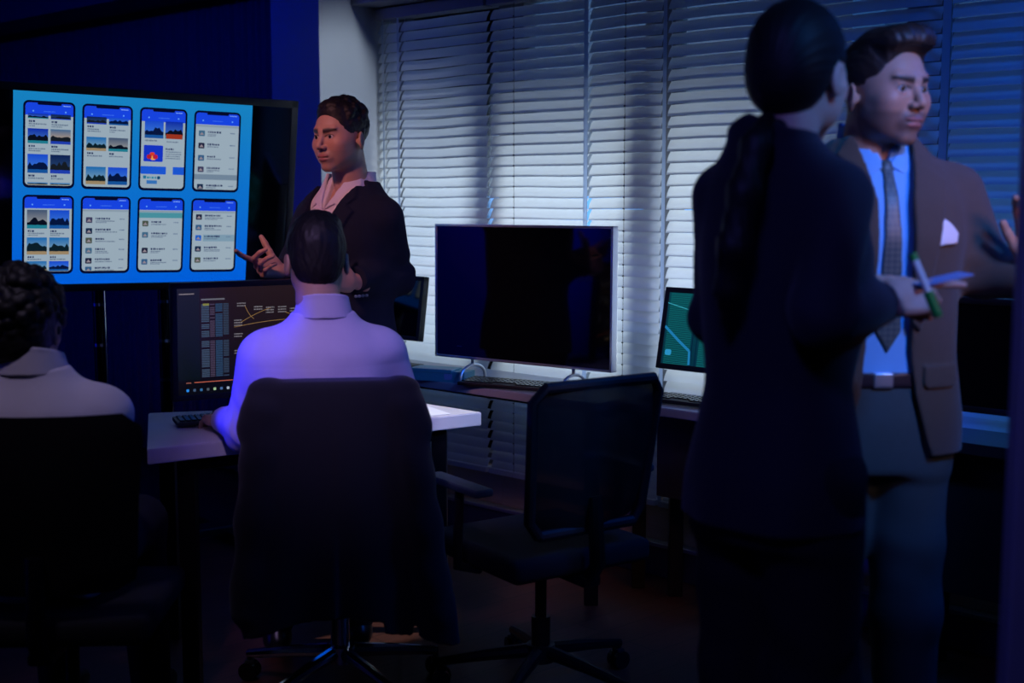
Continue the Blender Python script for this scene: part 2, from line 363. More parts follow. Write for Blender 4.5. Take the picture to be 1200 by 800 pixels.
# ------------------------------------------------------------------ blinds
def blind(t0, t1, tapes, cords, label, seed, tiltdeg=62):
    """t0 < t1 along the wall; local x along the wall, local y out of the window"""
    rnd = random.Random(seed)
    root = thing('window_blind', W((t0+t1)/2, 3.85, 0), label, 'blind', WROT, 'slatted blinds along the window wall')
    w = (t1-t0)/2; c0 = (t0+t1)/2; pitch = .042; zt = 2.20; zb = .33
    n = int((zt-zb)/pitch)
    MB().box((-w, -.032, 2.215), (w, .028, 2.262), None, .003).build('headrail', M['valance'], root)
    MB().box((-w, -.024, .295), (w, .022, .318), None, .004).build('bottom_rail', M['slat'], root)
    bm = bmesh.new(); K = 7; NX = max(6, int(w*2/.06))
    slots = [c0-t for t, wd in tapes]                 # routed slots behind the ladder tapes
    XS = sorted([-w+.002+(2*w-.004)*a/NX for a in range(NX+1)]+[v for t, wd in tapes for v in (c0-t-wd*.42, c0-t+wd*.42)])
    XS = [x for x in XS if -w < x < w and not any(abs(x-(c0-t)) < wd*.41 for t, wd in tapes)]
    for i in range(n+1):
        z = zb+pitch*i; th = math.radians(tiltdeg+rnd.uniform(-1.5, 1.5)); sl = rnd.uniform(-.002, .002); sag = rnd.uniform(0, .0025)
        top = []
        for a, x in enumerate(XS):
            q = (x+w)/(2*w)
            tw = th+math.radians(1.3)*math.sin(q*9+seed+i*.15)
            dz = sl*(q-.5)+sag*math.sin(q*math.pi*3)
            ct = []
            for k in range(K):
                s = (k/(K-1)-.5)*.048; cr = .0035*(1-(s/.024)**2)
                # s<0: room edge (low), s>0: outer edge (high); a slat is one thin curved translucent strip
                y = s*math.cos(tw)-cr*math.sin(tw); zz = s*math.sin(tw)+cr*math.cos(tw)
                ct.append(bm.verts.new((x, y, z+zz+dz)))
            top.append(ct)
        for a in range(len(XS)-1):
            if any(abs((XS[a]+XS[a+1])/2-sx) < .003 for sx in slots): continue
            for k in range(K-1):
                bm.faces.new((top[a][k], top[a][k+1], top[a+1][k+1], top[a+1][k]))
    me = bpy.data.meshes.new('slats'); bm.to_mesh(me); bm.free()
    o = link_mesh('slats', me, M['slat'], root); autosmooth(me, 40)
    for t, wd in tapes:
        x = c0-t
        b = MB().box((x-wd/2, -.0215, .30), (x+wd/2, -.0210, 2.22)); b.box((x-.0015, .0205, .30), (x+.0015, .0215, 2.22))
        b.build('ladder_tape', M['tape'], root)
    for t in cords:
        x = c0-t; b = MB().cyl((x, -.020, .30), (x, -.020, 2.22), .0009, n=6)
        for i in range(n+1):
            b.box((x-.003, -.0235, zb+pitch*i-.020), (x+.003, -.0195, zb+pitch*i-.0155))
        b.build('lift_cord', M['black_plastic'], root)
    return root
blind(3.660, 4.325, [(4.183, .012), (4.28, .008)], [], 'leftmost slatted white blind, beside the pale column', 1)
blind(2.785, 3.645, [(3.131, .020)], [3.503, 2.945], 'wide slatted white blind rising behind the large blank television', 2, 61)
blind(1.735, 2.770, [(2.765, .016), (2.241, .022)], [], 'slatted white blind behind the teal-lit monitor and the woman', 3, 59)
blind(.95, 1.725, [(1.715, .026), (1.2, .02)], [1.45], 'rightmost slatted blind, deep blue, behind the man in the brown suit', 4, 64)

# ------------------------------------------------------------------ lit pictures on screens
def P(*c): return srgb(*c)
class Paint:
    """flat coloured shapes; x right, y down from the top left corner, metres; each layer a hair in front of the last"""
    def __init__(s): s.v = []; s.f = []; s.c = []
    def poly(s, pts, col, layer=1, cols=None):
        b = len(s.v); s.v += [(x, -y, layer*.0003) for x, y in pts]
        s.f.append(list(range(b, b+len(pts)))[::-1]); s.c += (cols or [col]*len(pts))
    def rect(s, x0, y0, x1, y1, col, layer=1, col2=None):
        s.poly([(x0, y0), (x1, y0), (x1, y1), (x0, y1)], col, layer, [col, col, col2 or col, col2 or col])
    def rrect(s, x0, y0, x1, y1, r, col, layer=1):
        pts = []
        for cx, cy, a in ((x1-r, y0+r, -90), (x1-r, y1-r, 0), (x0+r, y1-r, 90), (x0+r, y0+r, 180)):
            for k in range(6):
                t = math.radians(a+90*k/5); pts.append((cx+r*math.cos(t), cy+r*math.sin(t)))
        s.poly(pts, col, layer)
    def line(s, pts, w, col, layer=2):
        for (x0, y0), (x1, y1) in zip(pts, pts[1:]):
            dx, dy = x1-x0, y1-y0; l = math.hypot(dx, dy) or 1; nx, ny = -dy/l*w/2, dx/l*w/2
            s.poly([(x0+nx, y0+ny), (x1+nx, y1+ny), (x1-nx, y1-ny), (x0-nx, y0-ny)], col, layer)
    def build(s, name, parent, mtx):
        me = bpy.data.meshes.new(name); me.from_pydata(s.v, [], s.f)
        a = me.color_attributes.new('tint', 'FLOAT_COLOR', 'POINT')
        a.data.foreach_set('color', np.array(s.c, dtype=np.float32).ravel())
        # layers stack towards the viewer (+z), faces look there too
        me.transform(mtx)
        return link_mesh(name, me, M['emit'], parent)
rr = random.Random(7)
def words(p, x, y, w, h, col, layer, n=3):
    q = x
    while q < x+w-h*.5:
        l = h*rr.uniform(.35, 1.1)
        p.rect(q, y+rr.uniform(0, h*.15), min(q+l, x+w), y+h*rr.uniform(.85, 1), col, layer); q += l+h*rr.uniform(.15, .45)
def thumb(p, x0, y0, x1, y1, kind, layer):
    w, h = x1-x0, y1-y0
    sky = [(P(10, 40, 160), P(60, 110, 190)), (P(60, 100, 140), P(190, 160, 120)), (P(10, 100, 170), P(120, 160, 180)), (P(20, 70, 200), P(60, 120, 210)), (P(60, 80, 110), P(150, 150, 150)), (P(10, 30, 80), P(40, 70, 110))][kind % 6]
    p.rect(x0, y0, x1, y1, sky[0], layer, sky[1])
    hz = y0+h*rr.uniform(.55, .7); g = [P(8, 14, 30), P(20, 26, 34), P(10, 30, 40), P(4, 20, 60)][kind % 4]
    pts = [(x0, hz)]; k = 9
    for i in range(1, k): pts.append((x0+w*i/k, hz-h*rr.uniform(0, .28)))
    pts += [(x1, hz), (x1, y0+h*.82), (x0, y0+h*.82)]
    for i in range(len(pts)-3):
        a, b = pts[i], pts[i+1]
        if b[0] > a[0]: p.poly([a, b, (b[0], y0+h*.82), (a[0], y0+h*.82)], g, layer+1)
    c = [P(20, 80, 150), P(30, 120, 140), P(30, 60, 170), P(150, 130, 100)][(kind+1) % 4]
    p.rect(x0, y0+h*.8, x1, y1, c, layer+1)
def display_picture():
    p = Paint(); Wd, Hd = .926, .716
    for i in range(8):
        f = lambda a, b, q: tuple(a[k]*(1-q)+b[k]*q for k in range(3))
        cs = [P(*f((22, 128, 190), (0, 92, 215), i/8)), P(*f((22, 128, 190), (0, 92, 215), (i+1)/8))]
        p.rect(0, Hd*i/8, Wd, Hd*(i+1)/8, cs[0], 0, cs[1])
    us = [(.038, .241), (.268, .475), (.504, .708), (.738, .949)]
    vs = [(.045, .492), (.528, .945)]
    wht = P(150, 168, 182); drk = P(40, 52, 90); hd = P(22, 66, 220); txt2 = P(95, 112, 135)
    def phone(ci, ri):
        x0, x1 = us[ci][0]*Wd, us[ci][1]*Wd; y0, y1 = vs[ri][0]*Hd, vs[ri][1]*Hd
        p.rrect(x0, y0, x1, y1, .020, P(3, 8, 40), 1)
        a0, a1, b0, b1 = x0+.008, x1-.008, y0+.008, y1-.010
        w = a1-a0; h = b1-b0
        p.rrect(a0, b0, a1, b1, .014, wht, 2)
        p.rrect(a0, b0, a1, b0+h*.12, .012, hd, 3); p.rect(a0, b0+h*.06, a1, b0+h*.15, hd, 3)
        p.rrect(a0+w*.25, b0-.004, a1-w*.25, b0+.007, .004, P(3, 8, 40), 5)       # notch
        for q in (.16, .84): p.rrect(a0+w*q-.003, b0+h*.09, a0+w*q+.003, b0+h*.09+.006, .002, P(90, 150, 240), 5)
        words(p, a0+w*.38, b0+h*.095, w*.25, .004, P(60, 110, 235), 5)
        words(p, a1-w*.22, b0+.006, w*.16, .0035, P(140, 180, 240), 5)
        return a0, a1, b0, b1, w, h
    def grid(ci, ri, rows, kinds):
        a0, a1, b0, b1, w, h = phone(ci, ri); k = 0
        for (v0, v1) in rows:
            for c in (0, 1):
                xa = a0+w*(.05 if c == 0 else .525); xb = xa+w*.425
                thumb(p, xa, b0+h*v0, xb, b0+h*v1, kinds[k], 4); k += 1
                if v1 < .93:
                    words(p, xa+w*.02, b0+h*(v1+.02), w*.13, .008, drk, 4)
                    words(p, xa+w*.02, b0+h*(v1+.055), w*rr.uniform(.25, .38), .006, txt2, 4)
                    if v1 < .5: words(p, xa+w*.02, b0+h*(v1+.082), w*rr.uniform(.12, .3), .005, txt2, 4)
    def lst(ci, ri, vy, blue=None, band=None):
        a0, a1, b0, b1, w, h = phone(ci, ri)
        p.rect(a0, b0+h*.16, a1, b0+h*.19, P(120, 138, 155), 3, wht)
        if band: p.rect(a0, b0+h*band[0], a1, b0+h*band[1], band[2], 3)
        for i, v in enumerate(vy):
            y = b0+h*v; col = [P(60, 100, 130), P(30, 34, 60), P(50, 90, 130), P(60, 60, 90), P(20, 40, 70), P(70, 80, 70)][(i+ci*2+ri) % 6]
            if blue == i: col = P(20, 90, 190); p.rect(a0+w*.25, y-.002, a1, y+.025, P(120, 150, 170), 3)
            p.rrect(a0+w*.07, y, a0+w*.21, min(y+.022, b1-.001), .003, col, 4)
            p.poly([(a0+w*.09, y+.017), (a0+w*.14, y+.006), (a0+w*.19, y+.017)], P(140, 130, 140), 5)
            words(p, a0+w*.28, y+.001, w*rr.uniform(.2, .42), .008, drk, 4)
            words(p, a0+w*.28, y+.012, w*rr.uniform(.2, .5), .005, txt2, 4)
            if rr.random() < .6: words(p, a0+w*.28, y+.018, w*rr.uniform(.15, .4), .004, txt2, 4)
            words(p, a0+w*.80, y+.004, w*.12, .005, P(90, 110, 140), 4)
    grid(0, 0, [(.13, .19), (.31, .49), (.62, .85), (.965, .995)], [0, 5, 0, 1, 3, 5, 2, 2])
    grid(1, 0, [(.13, .22), (.38, .55), (.75, .97)], [5, 3, 2, 4, 2, 3])
    a0, a1, b0, b1, w, h = phone(2, 0)
    thumb(p, a0+w*.07, b0+h*.14, a0+w*.50, b0+h*.36, 3, 4); thumb(p, a0+w*.54, b0+h*.14, a0+w*.95, b0+h*.36, 0, 4)
    p.rect(a0+w*.56, b0+h*.30, a0+w*.94, b0+h*.36, P(150, 50, 30), 6)
    words(p, a0+w*.08, b0+h*.38, w*.28, .007, txt2, 4); words(p, a0+w*.58, b0+h*.39, w*.28, .006, txt2, 4)
    p.rrect(a0+w*.06, b0+h*.45, a0+w*.50, b0+h*.66, .004, P(18, 50, 190), 4)
    for dx, dy, c in ((.18, .60, (170, 30, 40)), (.25, .57, (210, 60, 40)), (.32, .60, (180, 30, 60)), (.27, .615, (230, 160, 80))):
        p.rrect(a0+w*(dx-.05), b0+h*(dy-.03), a0+w*(dx+.06), b0+h*(dy+.025), .006, P(*c), 6+int(dx*10) % 2)
    words(p, a0+w*.56, b0+h*.48, w*.22, .008, drk, 4)
    for k in range(4): words(p, a0+w*.56, b0+h*(.52+.028*k), w*.36, .005, txt2, 4)
    p.rrect(a0, b0+h*.72, a0+w*.58, b0+h*.82, .003, P(26, 84, 205), 4); p.rect(a0+w*.74, b0+h*.72, a1, b0+h*.82, P(26, 84, 205), 4)
    words(p, a0+w*.15, b0+h*.85, w*.3, .009, P(40, 130, 160), 4); p.rrect(a0+w*.14, b0+h*.90, a0+w*.38, b0+h*.945, .002, P(50, 110, 180), 4)
    p.rrect(a0+w*.06, b0+h*.84, a0+w*.13, b0+h*.88, .003, P(20, 110, 150), 5); p.rrect(a0+w*.38, b0+h*.845, a0+w*.45, b0+h*.885, .003, P(10, 70, 110), 5)
    lst(3, 0, (.23, .39, .55, .70, .93), None, (.80, .87, P(110, 130, 150)))
    grid(0, 1, [(.17, .42), (.54, .77), (.86, .995)], [4, 3, 2, 2, 2, 3])
    lst(1, 1, (.26, .41, .54, .68, .82, .94))
    lst(2, 1, (.30, .46, .68, .84), None, (.18, .26, P(70, 140, 155)))
    lst(3, 1, (.20, .35, .50, .66, .82), 2)
    return p
def monitor_thing(name, c, yaw, tilt, roll, w, h, bez, depth, label, cat, frame='black_plastic', panel='screen_off', stand=None, picture=None, desk=.74, group=None, extra_w=0, pic_off=(0, 0), back_bulge=.03):
    """flat display: origin on what it stands on; local x right as seen from the front, y away from the viewer, z up"""
    base = (c[0], c[1], desk)
    root = thing(name, base, label, cat, yaw, group)
    T = Matrix.Translation((0, 0, c[2]-desk)) @ Matrix.Rotation(roll, 4, 'Y') @ Matrix.Rotation(-tilt, 4, 'X')
    hw, hh = w/2+bez+extra_w, h/2+bez
    f = MB()
    f.box((-hw, 0, -hh), (hw, depth, -h/2), T, .003); f.box((-hw, 0, h/2), (hw, depth, hh), T, .003)
    f.box((-hw, 0, -hh), (-hw+bez, depth, hh), T, .003); f.box((hw-bez, 0, -hh), (hw, depth, hh), T, .003)
    f.box((-hw+.003, .006, -hh+.003), (hw-.003, depth, hh-.003), T)
    f.box((-hw*.55, depth-.002, -hh*.55), (hw*.55, depth+back_bulge, hh*.55), T, .012)
    f.build('bezel', M[frame], root, smooth=True)
    MB().box((-hw+bez, .0035, -h/2), (hw-bez, .0062, h/2), T).build('screen', M[panel], root)
    if picture:
        Q = T @ Matrix.Translation((-w/2+pic_off[0], .0033, h/2-pic_off[1])) @ Matrix.Rotation(math.pi/2, 4, 'X')
        picture.build('lit_picture', root, Q)
    if stand: stand(root, T, hh, depth)
    return root
def neck_stand(root, T, hh, depth):
    zb = (T @ Vector((0, 0, -hh*.3))).z; yb = depth+.03+(T @ Vector((0, 0, -hh*.3))).y
    MB().box((-.03, yb, .008), (.03, yb+.022, zb), None, .005).build('stand_neck', M['black_plastic'], root)
    MB().box((-.10, yb-.015, 0), (.10, yb+.10, .012), None, .004).build('stand_foot', M['black_plastic'], root)
# the big display, on two glossy posts of a floor stand
def display_stand_parts(root, T, hh, depth):
    pass
disp = monitor_thing('wall_display', (-1.454, 5.0, 1.4671), .606, -.1142, .021, .926, .716, .03, .05,
    'large display showing eight phone screens on bright blue, at the left', 'display', 'black_plastic', 'screen_off',
    picture=display_picture(), desk=0, extra_w=.17)
def display_stand():
    e = Vector((math.cos(.606), math.sin(.606), 0)); n = Vector((-e.y, e.x, 0)); c = Vector((-1.454, 5.0, 0))
    root = thing('display_stand', c+n*.14, 'black glossy two-post floor stand carrying the large lit display', 'stand', .606)
    for px in (117, 193):
        # where each post crosses the plane behind the display
        q = at(px, 400, 1.0)-np.array([0, 0, CAMZ]); q = Vector((q[0], q[1], 0)); o = c+n*.15
        s = (o.dot(n))/(q.dot(n)); x = (q*s-o).dot(e)
        b = MB().cyl((x, 0, .06), (x, 0, 1.55), .026, n=28); post = b.build('post', M['gloss_black'], root, smooth=True)
        g = MB().cyl((x+.012, -.0285, .08), (x+.012, -.0285, 1.52), .0035, n=10)
        for zz in (.7, .86, 1.02): g.cyl((x, 0, zz), (x, 0, zz+.012), .028, n=28)
        g.build('chrome_strip', M['chrome'], post)
    MB().box((-.36, -.03, 1.32), (.36, .0, 1.40), None, .004).box((-.36, -.03, 1.52), (.36, .0, 1.58), None, .004).build('bracket', M['black_metal'], root)
    MB().box((-.42, -.05, .03), (.42, .05, .07), None, .01).build('base_beam', M['black_metal'], root)
    for x in (-.4, .4): MB().box((x-.035, -.35, .0), (x+.035, .35, .045), None, .01).build('foot', M['black_metal'], root)
display_stand()

# ------------------------------------------------------------------ desks
def desk(name, poly, legs, label, top='desk_white', thick=.03, h=.74, leg='black_metal', panel=None, frame=None):
    cx = sum(p[0] for p in poly)/len(poly); cy = sum(p[1] for p in poly)/len(poly)
    root = thing(name, (cx, cy, 0), label, 'desk')
    loc = [(x-cx, y-cy) for x, y in poly]
    MB().prism(loc, h-thick, h, .003).build('desktop', M[top], root, smooth=True)
    for x, y in legs:
        MB().box((x-cx-.025, y-cy-.025, 0), (x-cx+.025, y-cy+.025, h-thick), None, .004).build('leg', M[leg], root)
    if panel:
        (x0, y0), (x1, y1), z0, z1 = panel
        d = Vector((x1-x0, y1-y0, 0)); ln = d.length; d.normalize(); n = Vector((-d.y, d.x, 0))
        m = mbasis((x0-cx, y0-cy, 0), d, n, (0, 0, 1))
        MB().box((0, -.01, z0), (ln, .01, z1), m, .003).build('modesty_panel', M['desk_dark'], root)
    if frame:
        b = MB()
        for (xa, ya), (xb, yb) in frame: b.cyl((xa-cx, ya-cy, h-thick-.03), (xb-cx, yb-cy, h-thick-.03), .018, n=10)
        b.build('frame_beam', M['black_metal'], root)
    return root
w2 = lambda t, n: tuple(W(t, n, 0)[:2])
desk('white_desk', [(-1.03, 3.555), (-.10, 4.185), (-.30, 4.365), (-.62, 4.315), (-1.20, 4.17)],
     [(-.95, 3.68), (-.24, 4.17), (-.36, 4.28), (-1.12, 4.10)], 'white desk in front of the man in the lilac shirt, holding his monitor and keyboard', 'desk_white', .045, frame=[((-.95, 3.7), (-.24, 4.17)), ((-1.1, 4.1), (-.36, 4.28))])
desk('window_desk', [w2(2.731, 3.405), w2(4.25, 3.405), w2(4.25, 3.80), w2(2.731, 3.80)],
     [w2(2.80, 3.47), w2(2.80, 3.75), w2(4.2, 3.47), w2(4.2, 3.75)], 'grey-topped desk under the blinds with the blank television on it', 'desk_grey', .03, frame=[(w2(2.8, 3.6), w2(4.2, 3.6))])
desk('window_desk', [w2(1.78, 3.49), w2(2.70, 3.49), w2(2.70, 3.81), w2(1.78, 3.81)],
     [w2(1.84, 3.55), w2(2.1, 3.55), w2(1.84, 3.76), w2(2.64, 3.76)], 'grey-topped desk under the teal-lit monitor, behind the woman', 'desk_grey', .03,
     panel=(w2(2.62, 3.62), w2(1.85, 3.62), .40, .71))
desk('window_desk', [w2(.9, 3.58), w2(1.70, 3.58), w2(1.70, 3.82), w2(.9, 3.82)],
     [w2(.95, 3.62), w2(1.65, 3.62), w2(.95, 3.78), w2(1.65, 3.78)], 'dark desk with an orange corner, behind the man in the brown suit', 'desk_dark', .035,
     panel=(w2(1.62, 3.7), w2(.95, 3.7), .25, .70))
b = MB().box((1.600, 3.553, .703), (1.700, 3.578, .743), WM, .004).build('desk_edge_block', M['orange_wood'])
tag(b, 'small orange wooden edge piece on the corner of the dark right-hand desk', 'edge piece')

# ------------------------------------------------------------------ things on the window desks
def v_legs(root, T, hh, depth):
    for s in (-1, 1):
        x = s*.235
        if s > 0: pass
        bt = (T @ Vector((x, depth*.5, -hh))).z
        pts = [Vector((x, depth*.5, bt+.01)), Vector((x, depth*.5, bt-.018))]
        b = MB().tube(pts, .007)
        arc = [Vector((x+s*.0, depth*.5+.075*math.sin(a), max(.006, .070+.0*a)*math.cos(a)**.6 if math.cos(a) > 0 else .006)) for a in np.linspace(-1.5, 1.5, 15)]
        b.tube(arc, .006)
        b.build('stand_leg', M['silver'], root, smooth=True)
tv = monitor_thing('television', (.0251, 4.7, 1.0896), -.6583, .0119, -.0028, .800, .4927, .010, .035,
    'large blank television with a thin silver bezel on the window desk', 'television', 'silver', 'screen_off', stand=v_legs)
MB().box((-.30, .0090, -.216), (-.275, .0105, -.209), Matrix.Translation((0, -.008, 1.0896-.74))).build('maker_mark', M['frame_metal'], tv)
def teal_picture(w, h):
    p = Paint(); p.rect(0, 0, w, h, P(6, 60, 72), 0, P(4, 44, 58))
    for i in range(46):
        y = h*(i+.5)/46
        p.rect(w*.02, y, w*.26, y+h*.008, P(16, 104, 104), 1); p.rect(w*.34, y, w*.99, y+h*.008, P(18, 110, 106), 1)
    for q in (.27, .31): p.line([(w*q, 0), (w*q+w*.01, h)], .003, P(2, 30, 48), 2)
    for y in (.04, .40): p.rect(w*.33, h*y, w*.62, h*(y+.12), P(30, 150, 180), 3); p.rect(w*.36, h*(y+.03), w*.9, h*(y+.10), P(24, 118, 150), 4)
    p.line([(0, h*.48), (w*.14, h*.66), (w*.26, h*.80), (w*.27, h*.99)], .009, P(28, 118, 170), 5)
    p.line([(w*.42, h*.86), (w*.95, h*.84)], .012, P(30, 140, 190), 5)
    p.line([(0, h*.15), (w*.4, h*.30), (w, h*.33)], .003, P(50, 150, 170), 5)
    p.rrect(w*.03, h*.80, w*.09, h*.88, .006, P(40, 140, 190), 6); p.rrect(w*.42, h*.82, w*.50, h*.92, .008, P(40, 140, 190), 6)
    return p
def std_monitor(cx, cy, cz, yaw, tilt, w, h, label, **k):
    return monitor_thing('computer_monitor', (cx, cy, cz), yaw, tilt, 0, w, h, .018, .03, label, 'monitor', stand=neck_stand, **k)
cyan_c = at(775, 383, 4.20)
YW = math.atan2(-.676, .737)
def std_left(pxl, pyc, Y, w, yaw):   # centre of a display whose left edge is seen at that pixel
    a = at(pxl, pyc, Y); return a+np.array([math.cos(yaw), math.sin(yaw), 0])*w/2
c = std_left(774, 383, 4.35, .46, YW)
std_monitor(c[0], c[1], c[2], YW, .20, .424, .243, 'monitor lit with teal rows of data, beside the woman', picture=teal_picture(.424, .243))
c = at(494, 362, 5.10)-np.array([math.cos(YW), math.sin(YW), 0])*.25
std_monitor(c[0], c[1], c[2], YW, .14, .46, .225, 'switched-off black monitor behind the presenter, left of the blank television')
c = std_left(1112, 414, 3.66, .54, YW)
std_monitor(c[0], c[1], c[2], YW, .05, .50, .29, 'switched-off black monitor on the dark desk behind the man in brown')
def node_picture(w, h):
    p = Paint(); p.rect(0, 0, w, h, P(34, 22, 28), 0, P(5, 7, 14)); p.rect(0, 0, w*.14, h*.86, P(26, 27, 36), 1, P(8, 16, 22))
    words(p, .006, h*.045, .05, .004, P(140, 130, 135), 2)
    x0 = w*.14
    for r in range(44):
        y = h*(.15+.0158*r)
        if r in (20, 21): continue
        for cidx, (a, b) in enumerate(((.15, .20), (.205, .235), (.24, .285), (.29, .325))):
            if rr.random() < .93: p.rect(w*a, y, w*b, y+h*.010, [P(58, 74, 96), P(68, 58, 78), P(42, 68, 98), P(48, 62, 82)][cidx], 2)
    p.rect(w*.15, h*.10, w*.30, h*.115, P(96, 96, 106), 2); p.rect(w*.16, h*.145, w*.20, h*.165, P(120, 120, 60), 3)
    ns = [(.38, .15), (.49, .19), (.57, .20), (.65, .20), (.73, .22), (.82, .20), (.9, .15), (.36, .31), (.5, .44), (.58, .41), (.71, .40), (.80, .36), (.36, .44), (.36, .60), (.41, .72), (.50, .69), (.38, .86), (.60, .80), (.88, .42), (.84, .6)]
    for x, y in ns:
        for k in range(rr.choice((2, 3, 5))): words(p, w*x, h*(y+.024*k), w*.055, .0042, P(120, 116, 124), 2)
    x, y = w*.63, h*.40; p.line([(x, y), (x+.028, y), (x+.028, y+.024), (x, y+.024), (x, y)], .0018, P(190, 190, 150), 4)
    def curve(a, b, s): p.line([(w*(a[0]+(b[0]-a[0])*t), h*(a[1]+(b[1]-a[1])*t+s*math.sin(math.pi*t))) for t in [i/10 for i in range(11)]], .0013, P(150, 116, 70), 3)
    curve((.36, .38), (.86, .33), -.02); curve((.43, .18), (.49, .31), .02); curve((.4, .34), (.6, .21), -.01); curve((.7, .26), (.9, .22), .05); curve((.53, .72), (.62, .45), .03); curve((.84, .33), (.88, .2), 0)
    p.line([(w*.10, h*.885), (w*.95, h*.885)], .0022, P(190, 96, 76), 3); words(p, w*.05, h*.88, w*.03, .004, P(150, 90, 80), 3)
    for k, col in enumerate(((40, 130, 220), (60, 80, 110), (50, 100, 150), (70, 80, 90), (150, 180, 140), (70, 100, 150), (160, 170, 190), (50, 140, 90), (80, 90, 120))):
        q = w*(.05+.043*k); p.rrect(q, h*.945, q+.0085, h*.945+.0085, .002, P(*col), 3)
    p.rrect(w*.41, h*.963, w*.54, h*.985, .002, P(230, 190, 150), 4)
    return p
NY = math.atan2(.50, .866)
c = at(204, 402, 3.93)+np.array([math.cos(NY), math.sin(NY), 0])*.262
std_monitor(c[0], c[1], c[2], NY, -.05, .50, .335, 'monitor showing a dark node diagram, in front of the man in the lilac shirt', picture=node_picture(.50, .335))

def keyboard(c, yaw, w, dp, label, m='black_plastic', edge=None):
    root = thing('keyboard', c, label, 'keyboard', yaw)
    MB().box((-w/2, -dp/2, 0), (w/2, dp/2, .014), Matrix.Rotation(.045, 4, 'X'), .004).build('case', M[m], root, smooth=True)
    k = MB(); nx = int(w/.0195); ny = 5
    for j in range(ny):
        for i in range(nx):
            if j == 0 and nx*.3 < i < nx*.6: continue
            x = -w/2+.008+(w-.016)*(i+.5)/nx; y = -dp/2+.012+(dp-.022)*(j+.5)/ny
            k.box((x-.0075, y-.0072, .011), (x+.0075, y+.0072, .0185), Matrix.Rotation(.045, 4, 'X'), .0015, 1)
    k.build('keys', M['gloss_black'] if m == 'black_plastic' else M[m], root)
    return root
q = atz(600, 452, .747); keyboard(q, YW+.25, .40, .13, 'black keyboard on the grey desk in front of the blank television')
q = atz(803, 471, .747); kb = keyboard(q, YW+.05, .28, .11, 'black keyboard below the teal-lit monitor, trailing a thin cable')
q = atz(243, 494, .747); keyboard(q, NY-.1, .20, .10, 'black keyboard under the left hand of the man in the lilac shirt')
a = Vector(atz(806, 452, .75))
cb = MB()
cb.tube([a+Vector(v) for v in ((-.03, .03, .002), (-.015, .05, .05), (.03, .06, .085), (.07, .05, .09), (.11, .06, .06), (.14, .08, .0))], .0016)
cb.tube([a+Vector(v) for v in ((-.05, .05, .0), (-.035, .05, .045), (0, .06, .03), (.03, .07, .01), (.07, .10, .0))], .0014)
tag(cb.build('cable', M['black_plastic']), 'thin black cable looping above the keyboard by the teal-lit monitor', 'cable')
# teal box
q = atz(519, 445.5, .74)
r = thing('storage_box', q, 'long teal card box lying left of the blank television', 'box', YW+.30)
MB().box((-.125, -.04, 0), (.115, .05, .042), None, .002).build('box_body', M['teal'], r)
MB().box((-.127, -.042, .034), (.06, .052, .048), None, .002).build('lid', M['teal'], r)
MB().box((.028, -.0418, .010), (.062, -.0405, .032)).build('paper_label', M['card'], r)
# paper on the white desk end
q = W(0, 0, 0)
pp = MB(); pp.prism([(0, 0), (.148, .0), (.148, .21), (0, .21)], 0, .0012)
o = pp.build('paper_sheet', M['paper']); o.location = (-.33, 4.07, .741); o.rotation_euler = (0, 0, .50)
tag(o, 'sheet of white paper on the bright right end of the white desk', 'paper')

# ------------------------------------------------------------------ office chairs
def rounded_panel(w0, w1, h, t, bow, n=14, rad=.05):
    """upright back panel, local x across, z up from 0 to h; w0 at the bottom, w1 at the top; bow = curvature"""
    bm = bmesh.new(); g = []
    for j in range(n+1):
        v = j/n; hw = (w0+(w1-w0)*v)/2
        e = min(v*h, (1-v)*h)
        if e < rad: hw -= rad-math.sqrt(max(0, rad*rad-(rad-e)**2))
        row = []
        for i in range(n+1):
            u = -1+2*i/n; x = hw*u
            row.append(bm.verts.new((x, -bow*u*u - .02*math.sin(v*math.pi), v*h)))
        g.append(row)
    for j in range(n):
        for i in range(n): bm.faces.new((g[j][i], g[j][i+1], g[j+1][i+1], g[j+1][i]))
    bmesh.ops.solidify(bm, geom=bm.faces[:], thickness=t)
    return bm
def panel_obj(name, bm, m, parent, M4):
    bmesh.ops.recalc_face_normals(bm, faces=bm.faces)
    me = bpy.data.meshes.new(name); bm.to_mesh(me); bm.free(); me.transform(M4)
    o = link_mesh(name, me, m, parent); autosmooth(me); return o
